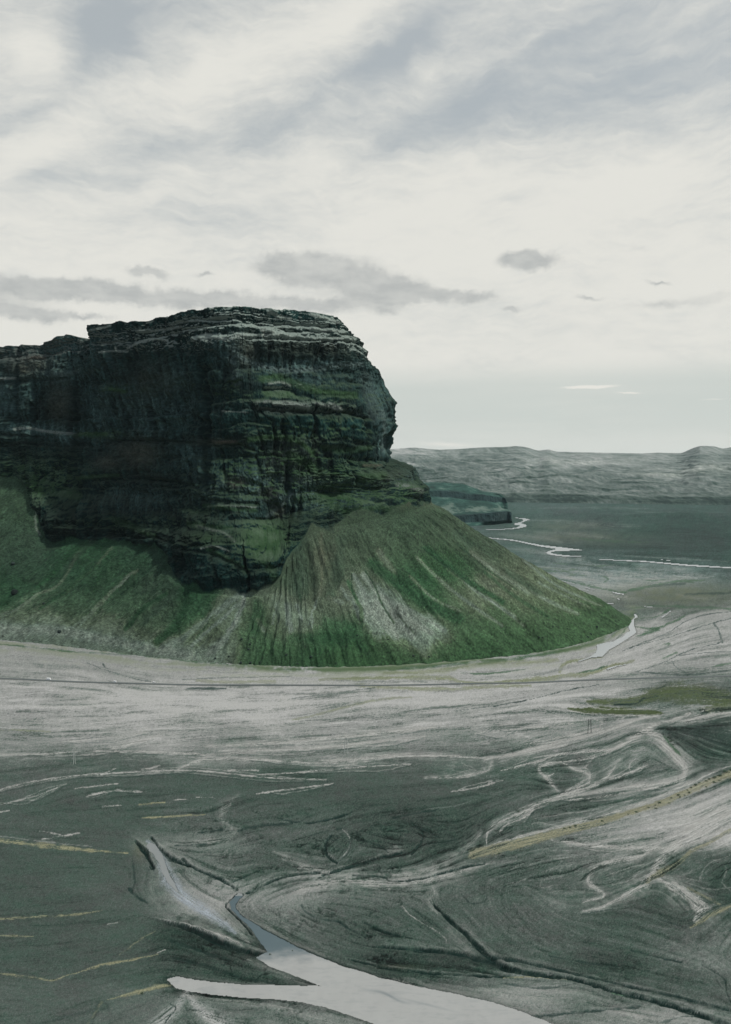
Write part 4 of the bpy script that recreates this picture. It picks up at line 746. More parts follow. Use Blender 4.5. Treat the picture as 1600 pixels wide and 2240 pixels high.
    fsel = np.nonzero(((V > 1.7) & (V < 9.3)).ravel())[0]; fx = wqx.ravel()[fsel].astype(F32); fy = wqy.ravel()[fsel].astype(F32); sh = np.zeros(V.size, F32)
    for kd, w_, pts, a in CSTR:
        if kd not in 'kh': continue
        q = [tuple(float(c) for c in s_.split(','))+(w_,) for s_ in pts.split()]; xs = [c[0] for c in q]; ys = [c[1] for c in q]
        sel = np.nonzero((fx > min(xs)-w_*2) & (fx < max(xs)+w_*2) & (fy > min(ys)-w_*2) & (fy < max(ys)+w_*2))[0]
        D, _ = seg_fields(fx[sel], fy[sel], q); g = a*np.exp(-(D/(w_*.62))**2); sh[fsel[sel]] += (-(5+.75*w_) if kd == 'k' else 3.0)*g
    disp = disp + sh.reshape(V.shape)
    for x, y, rx, ry, a in CARVE: disp = disp + a*np.exp(-((wqx-x)/rx)**2-((wqy-y)/ry)**2)
    terr = 1.4*np.exp(-((V-6.45)/0.36)**2)*sst(arc, arc[0][np.searchsorted(ts, 9.8)], arc[0][np.searchsorted(ts, 10.6)]) + np.exp(-((V-3.55)/.35)**2)*.7        # gentler terraces
    disp *= (1-0.6*np.clip(terr, 0, 1))*(1-.55*right*sst(V, 1.9, 2.1)*(1-sst(V, 3.3, 3.8)))
    disp -= 4
    P[..., 1] += (1-sst(V, 0, .5))*12*fbm(U*7, V*0, o=3, seed=70)
    fade = sst(V, tbase, tbase+.22)
    P[..., 0] += nh[None, :, 0]*disp*cl*fade; P[..., 1] += nh[None, :, 1]*disp*cl*fade
    P[..., 2] += cl*(3.5*fbm(arc/45, V*2, o=3, seed=14) + 2.0*rock)*sst(V, 2.0, 2.6)
    # rim notches
    P[..., 2] += sst(V, 8.2, 9)*(1-sst(V, 10.2, 11))*(3.0*fbm(arc/26, V, o=3, seed=15) + 1.6*np.round(2*fbm(arc/40, arc*0, o=2, seed=19)))
    # ragged upper edge of the scree, reaching up into the gullies
    # --- talus
    edge = sst(V, 0, 0.30)*(1-sst(V, 1.8, 2.0))
    uw = U + 0.16*fbm(U*2.2, V*1.7, o=3, seed=71) + .03*fbm(U*12, V*5, o=2, seed=72); fan = fbm(uw*3.4, V*0.55, o=2, seed=18, ridged=True); rill = fbm(uw*13, V*1.1, o=3, seed=20); rough = fbm(X/16, Y/16, Z/16, o=5, gain=.62, seed=22)
    dz = fan*8.0 + rill*2.3*(1+.8*fbm(X/60, Y/60, Z/60, seed=25)) + rough*4.4 + 6*fbm(X/70, Y/70, Z/70, o=3, seed=26)
    P[..., 2] += dz*edge*tal; P[..., 1] -= (rough*1.5+rill*0.8)*edge*tal
    # --- colour
    nn = normals(P); nn *= np.sign(np.where(V < 1.5, nn[..., 2], 1))[..., None]
    if nn[..., 2][:60].mean() < 0: nn = -nn
    up = np.abs(nn[..., 2]).astype(F32)
    px, py = project(P); px = px.astype(F32); py = py.astype(F32)
    # scree and grass: colours drawn out down the fall lines
    st1 = fbm(uw*9, V*1.3, o=4, gain=.55, seed=30); st2 = fbm(uw*38, V*6, o=4, gain=.6, seed=33); sp = fbm(X/5, Y/5, Z/5, o=3, gain=.7, seed=36)
    fing = fbm(uw*40, V*1.9, o=3, gain=.6, seed=42); iso = fbm(X/34, Y/34, Z/34, o=4, gain=.65, seed=43)
    qx = px + 14*fbm(U*6, V*1.6, o=3, seed=38) + 8*st1 + 18*iso; qy = py + 26*st1 + 30*fing + 14*st2 + 20*iso
    T = rbf_colors(qx, qy, TAL, 26, 20)*.40 + rbf_colors(px, py, TAL, 75, 45)*.60
    lumT = T.mean(-1, keepdims=True)
    wxs = px + 7*iso + 5*st1; wys = py + 5*iso; flat_i = np.nonzero((V < 3.4).ravel())[0]; fx = wxs.ravel()[flat_i]; fy = wys.ravel()[flat_i]; nz = (.9*fing + .6*st2 + .5*iso).ravel()[flat_i]; Tf = T.reshape(-1, 3)
    vis = MOUNT_FRONT.ravel()[flat_i] if MOUNT_FRONT is not None else np.ones(len(flat_i), bool)
    for kd, w_, pts, a in TSTR:
        q = smooth_path([tuple(float(c) for c in s_.split(','))+(w_,) for s_ in pts.split()], 3); xs = [c[0] for c in q]; ys = [c[1] for c in q]
        sel = np.nonzero((fx > min(xs)-w_*2) & (fx < max(xs)+w_*2) & (fy > min(ys)-w_*2) & (fy < max(ys)+w_*2) & vis)[0]
        if not len(sel): continue
        D, _ = seg_fields(fx[sel], fy[sel], q); e = D/(w_*.5) + .75*nz[sel]; m = (1-sst(e, .35, 1.5))*a*np.clip(.9+.5*nz[sel], .2, 1.1); m = np.clip(m, 0, 1)[:, None]
        ii = flat_i[sel]; Tf[ii] = Tf[ii]*(1-m) + np.array(TPAL[kd], F32)*m
    T = Tf.reshape(T.shape)
    T = T*.90; lumT = T.mean(-1, keepdims=True); T = lumT*grade(lumT[..., 0], 1.1)*.62 + T*.38; T = 72 + (T-72)*1.12; pk = sst(T.mean(-1), 82, 122)[..., None]; T = T*(np.array((1.13, 1.04, .97), F32)*(1-pk) + np.array((1.02, 1.03, 1.03), F32)*pk); T = T*.80 + np.array((82, 94, 80), F32)*.20*(1+.3*iso)[..., None]; T = T*.86 + np.array((60, 84, 62), F32)*.14; T = T*(1 + 0.10*st1 + 0.08*st2 + 0.26*sp + .15*np.random.RandomState(6).normal(size=sp.shape).astype(F32) + 0.12*fbm(X/28, Y/28, Z/28, o=3, seed=39))[..., None]
    gm = sst(st1*0.7+st2*0.5, 0.1, 0.7)[..., None]*0.20; T = T*(1-gm) + np.array((92, 108, 92), F32)*gm
    gm = sst(-st1-0.4*st2, 0.15, 0.75)[..., None]*0.24; T = T*(1-gm) + np.array((26, 58, 38), F32)*gm
    spots = sst(fbm(X/9, Y/9, Z/9, o=2, seed=44), .52, .7)[..., None]*.45; T = T*(1-spots)
    T = T*(1+.20*iso)[..., None]; tp = sst(fing+.45*st1+.4*iso, .30, .62)*sst(V, .15, .5)*(1-sst(V, 1.3, 1.8)); T = T*(1-.22*tp[..., None])+np.array((134, 142, 128), F32)*.22*tp[..., None]
    talc = linf(T)/1.45
    # rock
    r1 = fbm(X/60, Y/60, Z/30, o=5, gain=.6, seed=50); r2 = fbm(arc/7, Z/55, o=4, gain=.6, seed=53); r3 = fbm(X/4, Y/4, Z/4, o=3, gain=.75, seed=56)
    bedc = hard[k]*0.50*np.clip(hmod, .3, 1.4)
    lf = 1-sst(px, 430, 520); rk = np.exp(0.95*r1 + (0.65+.9*lf)*r2 + (0.95+.5*lf)*r3 + bedc + .22*np.random.RandomState(16).normal(size=px.shape).astype(F32) - .25*lf - .8*sst(crk, .2, 1) - .5*sst(bf, .86, 1))  # left face and cracks darkened: shade put into the rock colour
    rock_c = rk[..., None]*np.array((0.0045, 0.0165, 0.0152), F32)*np.exp(.5*fbm(arc/110, Z/70, o=3, seed=81))[..., None]
    def blobm(lst):
        g = np.zeros_like(px)
        for x, y, rx, ry, a in lst: g = np.maximum(g, a*np.exp(-((px-x)/rx)**2-((py-y)/ry)**2))
        return g
    pale = blobm([(20,870,60,60,.5),(215,900,34,70,.5),(380,840,50,50,.4),(420,1000,60,50,.4),(300,1090,80,30,.35),(150,950,40,20,.7),(700,798,120,12,1),(570,800,60,14,.9),(620,805,80,14,.9),(840,930,18,80,.7),(120,790,120,60,.55),(60,940,110,14,.8),(330,900,120,60,.5),(840,980,14,20,1),(500,780,40,60,.45),(830,850,40,50,.5),(690,1090,120,25,.6),(560,1060,60,60,.5),(880,1045,60,16,.5),(700,830,140,25,.4),(480,1060,70,40,.35)])
    pale = np.clip(pale*(1+2.0*r2+1.3*r3), 0, 1)[..., None]
    rock_c = rock_c*(1-pale) + np.array((0.050, 0.088, 0.085), F32)*np.exp(.8*r3+.8*r2)[..., None]*pale
    brown = blobm([(60,800,46,22,1),(300,990,46,30,.9),(470,968,50,8,1),(235,1010,30,16,.9),(330,830,60,40,.4),(520,1055,22,14,1),(590,1080,24,14,.8),(540,765,25,40,.7),(670,760,130,26,.35),(850,1040,40,12,.8),(610,1120,16,22,.8),(130,880,30,50,.6),(640,1000,60,40,.4),(980,1060,30,10,.7)])
    brown = np.clip(brown*(1+1.3*r1+0.9*r3), 0, 1)[..., None]
    rock_c = rock_c*(1-brown) + np.array((0.046, 0.050, 0.040), F32)*np.exp(.6*r3+.3*r2)[..., None]*brown
    # grass and grit settle wherever the rock is flat enough
    flat = sst(up + 0.16*r3 + 0.12*r1, 0.42, 0.66)
    gz = blobm([(640,1040,190,70,1),(600,850,140,30,1),(300,1145,200,16,.5),(215,950,60,10,1),(260,850,40,8,1),(700,940,170,30,.8),(580,1180,80,60,.9),(460,1180,60,24,.5),(880,1080,60,40,.8),(60,1050,120,50,1),(450,1115,60,10,.6),(760,1080,140,60,.8),(740,870,120,40,.6)])
    gcol = np.array((0.015, 0.036, 0.015), F32)*np.exp(.45*r3+.3*r1)[..., None]; ocol = np.array((0.036, 0.060, 0.036), F32)*np.exp(.4*r3)[..., None]
    mo = sst(r1+0.5*r2, -.2, .4)[..., None]; grass = gcol*(1-mo)+ocol*mo
    grit = np.array((0.165, 0.20, 0.18), F32)*np.exp(.45*r3)[..., None]
    gg = np.clip(gz*1.3*(1+.5*r1), 0, 1)[..., None]; topm = np.clip(sst(V, 7.6, 8.1), 0, 1)[..., None]
    shd = sst(px, 250, 480)[..., None]*.75+.25  # grit dimmed on the left: the face's shade put into the colour
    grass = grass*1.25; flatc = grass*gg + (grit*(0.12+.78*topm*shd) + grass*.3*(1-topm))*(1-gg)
    lit = blobm([(480,735,80,10,1),(640,890,110,12,1),(610,845,60,8,1),(760,700,60,10,1),(560,715,200,30,.8),(300,740,140,24,.8)])[..., None]  # sunlit ledges, brightened in the grit colour
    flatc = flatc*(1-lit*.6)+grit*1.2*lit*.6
    CPAL = {'h': (.25, .285, .255), 'e': (.030, .064, .026), 'o': (.082, .115, .110), 'r': (.085, .070, .055), 'k': (.004, .012, .011)}  # h carries ledge highlights and k recess shade in the colour
    fsel = np.nonzero(((V > 1.9) & (V < 9.6)).ravel())[0]; cx_ = (px+3*r3+2*r1).ravel()[fsel]; cy_ = (py+2.5*r3).ravel()[fsel]; nz = (r3*.8+r1*.7+.4*r2).ravel()[fsel]; Rf = rock_c.reshape(-1, 3).astype(F32)
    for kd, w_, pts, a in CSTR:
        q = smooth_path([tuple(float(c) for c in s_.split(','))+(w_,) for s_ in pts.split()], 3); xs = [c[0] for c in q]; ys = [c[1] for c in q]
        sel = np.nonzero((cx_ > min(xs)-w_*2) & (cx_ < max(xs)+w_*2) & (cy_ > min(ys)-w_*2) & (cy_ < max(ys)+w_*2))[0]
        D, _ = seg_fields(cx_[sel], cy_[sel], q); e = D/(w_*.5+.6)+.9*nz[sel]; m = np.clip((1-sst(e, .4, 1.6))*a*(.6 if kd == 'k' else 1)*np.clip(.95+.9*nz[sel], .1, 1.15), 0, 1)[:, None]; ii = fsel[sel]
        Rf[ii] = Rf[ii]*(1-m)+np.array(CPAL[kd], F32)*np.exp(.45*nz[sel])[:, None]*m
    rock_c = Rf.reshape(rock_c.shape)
    fm = (flat*np.clip(.35+gz+topm[..., 0], 0, 1))[..., None]
    soft_g = (sst(up, .22, .5)*gz*sst(r1+r3*.6, -.35, .35)*0.8)[..., None]
    rc = rock_c*(1-soft_g*.7) + grass*soft_g*.7
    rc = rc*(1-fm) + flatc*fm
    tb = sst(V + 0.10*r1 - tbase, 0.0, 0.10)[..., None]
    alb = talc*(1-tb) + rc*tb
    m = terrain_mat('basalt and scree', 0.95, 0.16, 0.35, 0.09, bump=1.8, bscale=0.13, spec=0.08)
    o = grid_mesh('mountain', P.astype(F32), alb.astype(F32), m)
    return o, P, V
mountain, MP, MV = build_mountain()

# ------------------------------------------------------------------ far hills and the headland across the river
def build_hills():
    sky = np.array([(-1500,1000),(-400,990),(400,985),(700,984),(850,983),(905,979),(960,984),(1010,982),(1050,979),(1100,978),(1130,976),(1150,978),(1175,986),(1200,983),(1215,988),(1300,990),(1400,992),(1440,990),(1490,991),(1512,982),(1530,977),(1560,977),(1580,982),(1600,978),(1660,972),(1760,976),(1900,985),(2300,990),(3200,1000)], float)
    gx = np.concatenate([np.linspace(-1500, 780, 60)[:-1], np.linspace(780, 1680, 620)[:-1], np.linspace(1680, 3200, 60)]); n = 420
    t = np.linspace(0, 1, n)**1.25
    A = ((gx-800)/FPX)[None].repeat(n, 0); T = t[:, None].repeat(len(gx), 1)
    base = np.interp(gx, [-1500, 900, 1130, 1330, 1600, 2300, 3200], [1100, 1096, 1099, 1102, 1105, 1108, 1110])
    Y0 = CAMH*FPX/(base-HORY); Ys = np.interp(gx, [-1500, 900, 1250, 1480, 1530, 1700, 3200], [17500, 17500, 17000, 16000, 15200, 15500, 17000])
    Y = Y0[None] + (Ys-Y0)[None]*T; X = A*Y
    ys = np.interp(gx, sky[:, 0], sky[:, 1]); k_ = np.hanning(15); k_ /= k_.sum(); ys = np.convolve(np.pad(ys, 7, mode='edge'), k_, mode='valid') + 0.5*fbm(gx.astype(F32)/9, gx.astype(F32)*0, o=3, seed=3)
    Ys = np.convolve(np.pad(Ys, 60, mode='edge'), np.ones(121)/121, mode='valid'); zs = CAMH + (HORY-ys)/FPX*Ys
    G = np.interp(T, [0, .012, .05, .16, .3, .45, .62, .8, .92, 1], [0, .05, .13, .26, .40, .50, .62, .76, .88, 1.0])
    Z = zs[None]*G
    env = np.clip(T*9, 0, 1)*(1-T**8)
    x, y = X.astype(F32), Y.astype(F32)
    wx = x + 500*fbm(x/2200, y/2200, o=2, seed=1); wy = y + 700*fbm(x/2200, y/2200, o=2, seed=2)
    r = fbm(wx/1500+wy/5200, wy/2100, o=6, gain=.55, seed=3, ridged=False); q = fbm(wx/420+wy/1500, wy/800, o=5, gain=.6, seed=4)
    low = fbm(x/3000, y/3000, o=2, seed=6)
    hh = Z/58 + .8*fbm(x/900, y/900, o=3, seed=16); Z = Z + env*30*(sst(hh-np.floor(hh), .55, .95)-(hh-np.floor(hh)))
    Z = Z + env*(r*110 + q*75 + low*60)
    cl = np.exp(-((T-.02)/.03)**2); Z = Z + cl*26*fbm(x/180, y/500, o=4, seed=8)*np.clip(T*80, 0, 1)
    Z = np.where(T == 0, -3, Z)
    P = np.stack([X, Y, Z], -1).astype(F32)
    back = P[-1].copy(); back[:, 1] += 2500; back[:, 0] *= back[:, 1]/P[-1][:, 1]; back[:, 2] = -3; P = np.concatenate([P, back[None]])
    n_ = normals(P); up = np.abs(n_[..., 2])[:-1]
    st = fbm(wx/260+wy/900, wy/900, o=5, gain=.62, seed=10); st2 = fbm(wx/90+wy/300, wy/330, o=3, seed=12)
    st3 = fbm(x/34, y/110, o=4, gain=.7, seed=14); sc = np.exp(-(((hh-np.floor(hh))-.75)/.13)**2)*sst(fbm(x/700, y/900, o=3, seed=18), -.1, .25)*(1-.6*T); L = 98 - 40*sc + 24*low*2 + (46-26*T)*st3 + 46*st + 34*st2 + 30*sst(r, .15, .6) + 22*T  # paler and flatter with distance: haze put into the albedo
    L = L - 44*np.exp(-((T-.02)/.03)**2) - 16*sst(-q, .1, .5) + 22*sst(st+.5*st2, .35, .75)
    L = np.clip(L, 40, 190)[..., None]
    c = L*grade(L[..., 0], .55)*np.array((1.0, 1.0, 1.0), F32); g = sst(low+.4*q, -.1, .4)[..., None]*.5*(1-T[..., None]); c = c*(1-g)+L*np.array((.93, 1.0, .90), F32)*g
    c = np.concatenate([c, c[-1:]])
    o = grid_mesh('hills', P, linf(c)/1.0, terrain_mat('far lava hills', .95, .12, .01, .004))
    return o
build_hills()

def build_headland():
    cc = [[(500,1156,None),(500,1143,5330),(500,1130,5360),(500,1105,5620),(500,1080,5820),(500,1062,5870),(500,1046,6200)],
          [(800,1154,None),(800,1142,5310),(800,1130,5340),(800,1105,5610),(800,1082,5810),(800,1068,5860),(800,1052,6200)],
          [(940,1153,None),(940,1143,5290),(940,1132,5320),(940,1106,5600),(940,1086,5800),(938,1073,5850),(935,1057,6200)],
          [(1000,1152,None),(1000,1143,5270),(1000,1129,5300),(998,1108,5580),(998,1090,5800),(996,1076,5850),(985,1057,6200)],
          [(1038,1151,None),(1036,1142,5260),(1035,1126,5290),(1030,1110,5550),(1030,1094,5800),(1030,1081,5850),(1025,1063,6100)],
          [(1085,1147,None),(1085,1140,5330),(1085,1121,5350),(1080,1111,5600),(1078,1098,5800),(1075,1085,5850),(1058,1076,6000)],
          [(1110,1144,None),(1108,1138,5500),(1108,1119,5520),(1101,1112,5780),(1099,1099,5850),(1096,1089,5880),(1080,1080,6020)],
          [(1121,1142,None),(1119,1137,5640),(1118,1120,5660),(1110,1113,5900),(1109,1100,5950),(1105,1091,5960),(1094,1082,6050)]]
    w = np.array([[gpt(x, y, -2.0) if Y is None else pt(x, y, Y) for x, y, Y in c] for c in cc])
    b = w[-1].copy(); b[:, 1] = [7300, 7320, 7330, 7400, 7420, 7430, 7450]
    b[:, 0] = (np.array([1085, 1083, 1080, 1070, 1066, 1062, 1050.])-800)/FPX*b[:, 1]
    w = np.concatenate([w, b[None]]); top = w[:, -1].copy(); top[:, 1] += 900; top[:, 0] = top[:, 0]*(top[:, 1]/w[:, -1][:, 1])-30
    w = np.concatenate([w, top[:, None]], 1)
    ts = np.linspace(0, len(w)-1, 420); L = np.transpose(catmull(w, ts), (1, 0, 2))
    rows = [12, 30, 30, 26, 26, 26, 8]; vs = np.concatenate([k+np.arange(n)/n for k, n in enumerate(rows)]+[[len(rows)]]); i = np.clip(vs.astype(int), 0, 6); f = (vs-i)[:, None, None]
    P = L[i]*(1-f)+L[i+1]*f; X, Y, Z = [P[..., k].astype(F32) for k in range(3)]
    V = vs[:, None].repeat(len(ts), 1)
    clf = sst(V, .8, 1.1)*(1-sst(V, 1.95, 2.2)) + sst(V, 3.9, 4.1)*(1-sst(V, 4.9, 5.2))
    d = fbm(X/45, Z/120, o=5, gain=.6, seed=3)*26*clf + 20*fbm(X/120, Y/120, Z/80, o=5, gain=.6, seed=4)
    P[..., 1] -= d*sst(V, 0, .5); P[..., 2] += 15*fbm(X/130, Y/200, o=6, gain=.6, seed=6)*sst(V, 1.9, 2.4)
    r = fbm(X/90, Y/140, Z/40, o=5, gain=.62, seed=8); st = fbm(X/14, Z/60, o=3, seed=9)
    c = np.ones(P.shape, F32)*np.array((40, 66, 60), F32)*(1+.6*r)[..., None]
    pl = sst(r+.3*sst(V, 2, 2.6)*(1-sst(V, 3, 3.8)), .12, .5)[..., None]*.6; c = c*(1-pl)+np.array((112, 116, 108), F32)*pl
    k = np.clip(clf*sst(X, 420, 700)+.5*clf, 0, 1)[..., None]; c = c*(1-k)+np.array((34, 50, 50), F32)*(1+.5*r)[..., None]*k
    s_ = (sst(st, .25, .5)*sst(V, .8, 1.1)*(1-sst(V, 1.8, 2.))*sst(X, 820, 900))[..., None]*.6; c = c*(1-s_)+np.array((116, 124, 120), F32)*s_
    grid_mesh('headland', P, linf(c)/1.0, terrain_mat('headland rock and grass', .95, .15, .03, .01))
build_headland()

# ------------------------------------------------------------------ things
def tag(o, label, cat, group=None):
    o['label'] = label; o['category'] = cat
    if group: o['group'] = group
    return o
def empty(name, loc, rz=0.0):
    o = bpy.data.objects.new(name, None); COL.objects.link(o); o.location = loc; o.rotation_euler = (0, 0, rz); o.empty_display_size = 0.5; return o
def link(name, bm, mat, parent=None, smooth=False):
    me = bpy.data.meshes.new(name); bm.normal_update(); bm.to_mesh(me); bm.free(); me.materials.append(mat)
    if smooth:
        for p in me.polygons: p.use_smooth = True
    o = bpy.data.objects.new(name, me); COL.objects.link(o)
    if parent: o.parent = parent
    return o
def copy_tree(o, parent=None):
    c = o.copy(); COL.objects.link(c)
    if parent: c.parent = parent
    for ch in list(o.children): copy_tree(ch, c)
    return c
def tube(bm, a, b, r0, r1=None, seg=8):
    a, b = Vector(a), Vector(b); r1 = r0 if r1 is None else r1; d = (b-a).normalized(); q = d.to_track_quat('Z', 'Y').to_matrix()
    rings = []
    for p, r in ((a, r0), (b, r1)): rings.append([bm.verts.new(p + q @ Vector((r*math.cos(2*math.pi*k/seg), r*math.sin(2*math.pi*k/seg), 0))) for k in range(seg)])
    for k in range(seg): bm.faces.new((rings[0][k], rings[0][(k+1) % seg], rings[1][(k+1) % seg], rings[1][k]))
    bm.faces.new(rings[0][::-1]); bm.faces.new(rings[1])
def prism(bm, prof, y0, y1, taper=None):
    a = [bm.verts.new((x, y0, z)) for x, z in prof]; b = [bm.verts.new((x, y1, z)) for x, z in prof]; n = len(prof)
    bm.faces.new(a); bm.faces.new(b[::-1])
    for k in range(n): bm.faces.new((a[(k+1) % n], a[k], b[k], b[(k+1) % n]))
    bmesh.ops.recalc_face_normals(bm, faces=bm.faces)
M_white = plain_mat('white van paint', (0.86, 0.87, 0.87), .35, .03, 1.0, spec=.5); M_glass = plain_mat('dark car glass', (0.02, 0.025, 0.03), .08, .1, 1.0, spec=.6)
M_tyre = plain_mat('rubber', (0.02, 0.02, 0.02), .9, .1); M_rim = plain_mat('wheel rim', (0.5, 0.5, 0.52), .4, .1, metal=.8); M_trim = plain_mat('grey bumper plastic', (0.10, 0.10, 0.11), .6, .1)
M_lamp = plain_mat('headlight glass', (0.75, 0.76, 0.74), .15, .05); M_red = plain_mat('tail light glass', (0.4, 0.02, 0.02), .2, .05)
def vehicle(name, prof, width, win_side, win_front, wheels, wr, lamps, label, cat):
    root = empty(name, (0, 0, 0)); h = width/2
    bm = bmesh.new(); prism(bm, prof, -h, h); bmesh.ops.bevel(bm, geom=list(bm.edges), offset=.09, segments=2, affect='EDGES'); link('body', bm, M_white, root)
    for s in (-1, 1):
        for w in win_side:
            bm = bmesh.new(); y = s*(h+.004); prism(bm, w, min(y, y-s*.03), max(y, y-s*.03)); link('side_window', bm, M_glass, root)
    for (x0, z0, x1, z1), nm in zip(win_front, ('windscreen', 'rear_window')):
        bm = bmesh.new(); d = Vector((z1-z0, 0, -(x1-x0))).normalized()*.02*(1 if nm == 'windscreen' else 1)
        q = [(x0, -h*.84, z0), (x1, -h*.80, z1), (x1, h*.80, z1), (x0, h*.84, z0)]; sgn = 1 if (nm == 'windscreen') else -1
        a = [bm.verts.new(Vector(p)+d*abs(1)*sgn) for p in q]; b = [bm.verts.new(Vector(p)-d*sgn) for p in q]; bm.faces.new(a); bm.faces.new(b[::-1])
        for k in range(4): bm.faces.new((a[(k+1) % 4], a[k], b[k], b[(k+1) % 4]))
        bmesh.ops.recalc_face_normals(bm, faces=bm.faces); link(nm, bm, M_glass, root)
    for x in wheels:
        for s in (-1, 1):
            bm = bmesh.new(); tube(bm, (x, s*(h-.24), wr), (x, s*(h+.01), wr), wr, wr, 20); wl = link('wheel', bm, M_tyre, root)
            bm = bmesh.new(); tube(bm, (x, s*(h-.02), wr), (x, s*(h+.03), wr), wr*.58, wr*.52, 14); link('rim', bm, M_rim, wl)
    xf, xr, zl = lamps
    for s in (-1, 1):
        bm = bmesh.new(); prism(bm, [(xf-.06, zl-.12), (xf+.03, zl-.12), (xf+.02, zl+.12), (xf-.06, zl+.12)], s*h*.62-.16, s*h*.62+.16); link('headlight', bm, M_lamp, root)
        bm = bmesh.new(); prism(bm, [(xr-.03, zl-.12), (xr+.06, zl-.12), (xr+.06, zl+.22), (xr-.03, zl+.22)], s*h*.86-.07, s*h*.86+.07); link('tail_light', bm, M_red, root)
    bm = bmesh.new(); prism(bm, [(xf-.1, .30), (xf+.10, .32), (xf+.10, .55), (xf-.1, .58)], -h*.95, h*.95); link('bumper', bm, M_trim, root)
    return tag(root, label, cat)
def place_on_road(o, px, py, dz=.46, back=False):
    w = gpt(px, py); w2 = gpt(px+20, py+.75); o.location = (w[0], w[1], dz); o.rotation_euler = (0, 0, math.atan2(w2[1]-w[1], w2[0]-w[0]) + (math.pi if back else 0))
camper = vehicle('camper_van', [(-3.2, .35), (2.9, .35), (3.15, .55), (3.15, 1.05), (2.6, 1.25), (2.05, 1.95), (2.9, 2.1), (2.75, 2.75), (2.2, 2.95), (-3.1, 3.0), (-3.2, 2.85)], 2.2,
    [[(1.1, 1.35), (2.35, 1.35), (1.95, 1.85), (1.1, 1.85)], [(-1.2, 1.6), (.3, 1.6), (.3, 2.2), (-1.2, 2.2)], [(-2.8, 1.7), (-2.0, 1.7), (-2.0, 2.2), (-2.8, 2.2)]], [(2.62, 1.27, 2.1, 1.9)], (-1.9, 2.1), .36, (3.15, -3.2, .85),
    'larger white camper van driving on the gravel plain road, leftmost of the three white vehicles', 'camper van')
place_on_road(camper, 107, 1488.2)
van = vehicle('delivery_van', [(-2.7, .35), (2.5, .35), (2.7, .6), (2.7, 1.0), (2.1, 1.2), (1.35, 2.1), (.9, 2.35), (-2.6, 2.4), (-2.7, 2.25)], 2.0,
    [[(.5, 1.3), (1.75, 1.3), (1.25, 1.95), (.5, 1.95)], [(-1.2, 1.4), (.1, 1.4), (.1, 1.95), (-1.2, 1.95)]], [(2.12, 1.22, 1.38, 2.06), (-2.7, 1.4, -2.7, 2.0)], (-1.8, 1.8), .35, (2.7, -2.7, .8),
    'white van on the plain road, in the middle between the camper and the small car', 'van')
place_on_road(van, 251, 1493.6, back=True)
car = vehicle('parked_car', [(-2.2, .30), (2.15, .30), (2.3, .5), (2.25, .8), (1.1, .98), (.55, 1.45), (-1.4, 1.5), (-2.15, 1.0), (-2.25, .8)], 1.8,
    [[(-.3, 1.0), (.95, 1.0), (.5, 1.38), (-.3, 1.4)], [(-1.6, 1.02), (-.4, 1.02), (-.4, 1.4), (-1.3, 1.4)]], [(1.08, 1.0, .58, 1.43), (-2.1, 1.06, -1.45, 1.46)], (-1.35, 1.4), .33, (2.28, -2.24, .66),
    'small white car stopped in the lay-by above the road, right of both vans', 'car')
place_on_road(car, 337, 1493.3, .05)

# power line of two-legged wooden masts
M_wood_dark = plain_mat('tarred wood', (0.012, 0.022, 0.019), .9, .3, 3.0); M_wood_pale = plain_mat('bleached wood', (0.34, 0.36, 0.34), .9, .2, 3.0); M_steel = plain_mat('galvanised steel', (0.35, 0.36, 0.36), .5, .1, metal=.4)
def pylon(px, py, h, mat, label, rz, spread=4.2):
    w = gpt(px, py); root = empty('power_pylon', (w[0], w[1], -.3), rz)
    for s in (-1, 1):
        bm = bmesh.new(); tube(bm, (s*spread*.5, 0, 0), (s*spread*.30, 0, h), .36, .26, 8); link('pole', bm, mat, root)
    bm = bmesh.new(); prism(bm, [(-spread*.9, h-1.5), (spread*.9, h-1.5), (spread*.9, h-1.2), (-spread*.9, h-1.2)], .17, .30); link('crossarm', bm, mat, root)
    for a in (-1, 1):
        bm = bmesh.new(); tube(bm, (-a*spread*.40, -.2*a, h*.52), (a*spread*.34, -.2*a, h*.86), .07, .07, 6); link('brace', bm, mat, root)
    for x in (-spread*.82, 0, spread*.82):
        bm = bmesh.new()
        for k in range(5): tube(bm, (x, .235, h-1.55-.24*k), (x, .235, h-1.70-.24*k), .14, .10, 8)
        tube(bm, (x, .235, h-1.5), (x, .235, h-2.8), .025, .025, 6); link('insulator', bm, M_steel, root)
    tag(root, label, 'power pylon', 'wooden power line masts crossing the plain'); return root
pylon(1290, 1604, 17.5, M_wood_dark, 'dark two-legged wooden power mast right of centre, below the olive mound', math.radians(8))
pylon(757, 1648, 17.5, M_wood_pale, 'pale two-legged wooden power mast in the middle of the streaked plain', math.radians(14), 3.4)
pylon(163, 1671, 17.5, M_wood_pale, 'pale narrow wooden power mast on the dark plain at far left', math.radians(50), 2.0)
w = gpt(1010, 1512); root = empty('marker_mast', (w[0], w[1], -.2))
bm = bmesh.new(); tube(bm, (0, 0, 0), (0, 0, 12.4), .16, .10, 8); link('pole', bm, M_wood_pale, root)
bm = bmesh.new(); tube(bm, (-.5, 0, 12.4), (.5, 0, 12.4), .3, .3, 8); link('cap', bm, M_lamp, root)
tag(root, 'thin pale single pole with a white cap beside the road, below the mountain foot', 'pole')

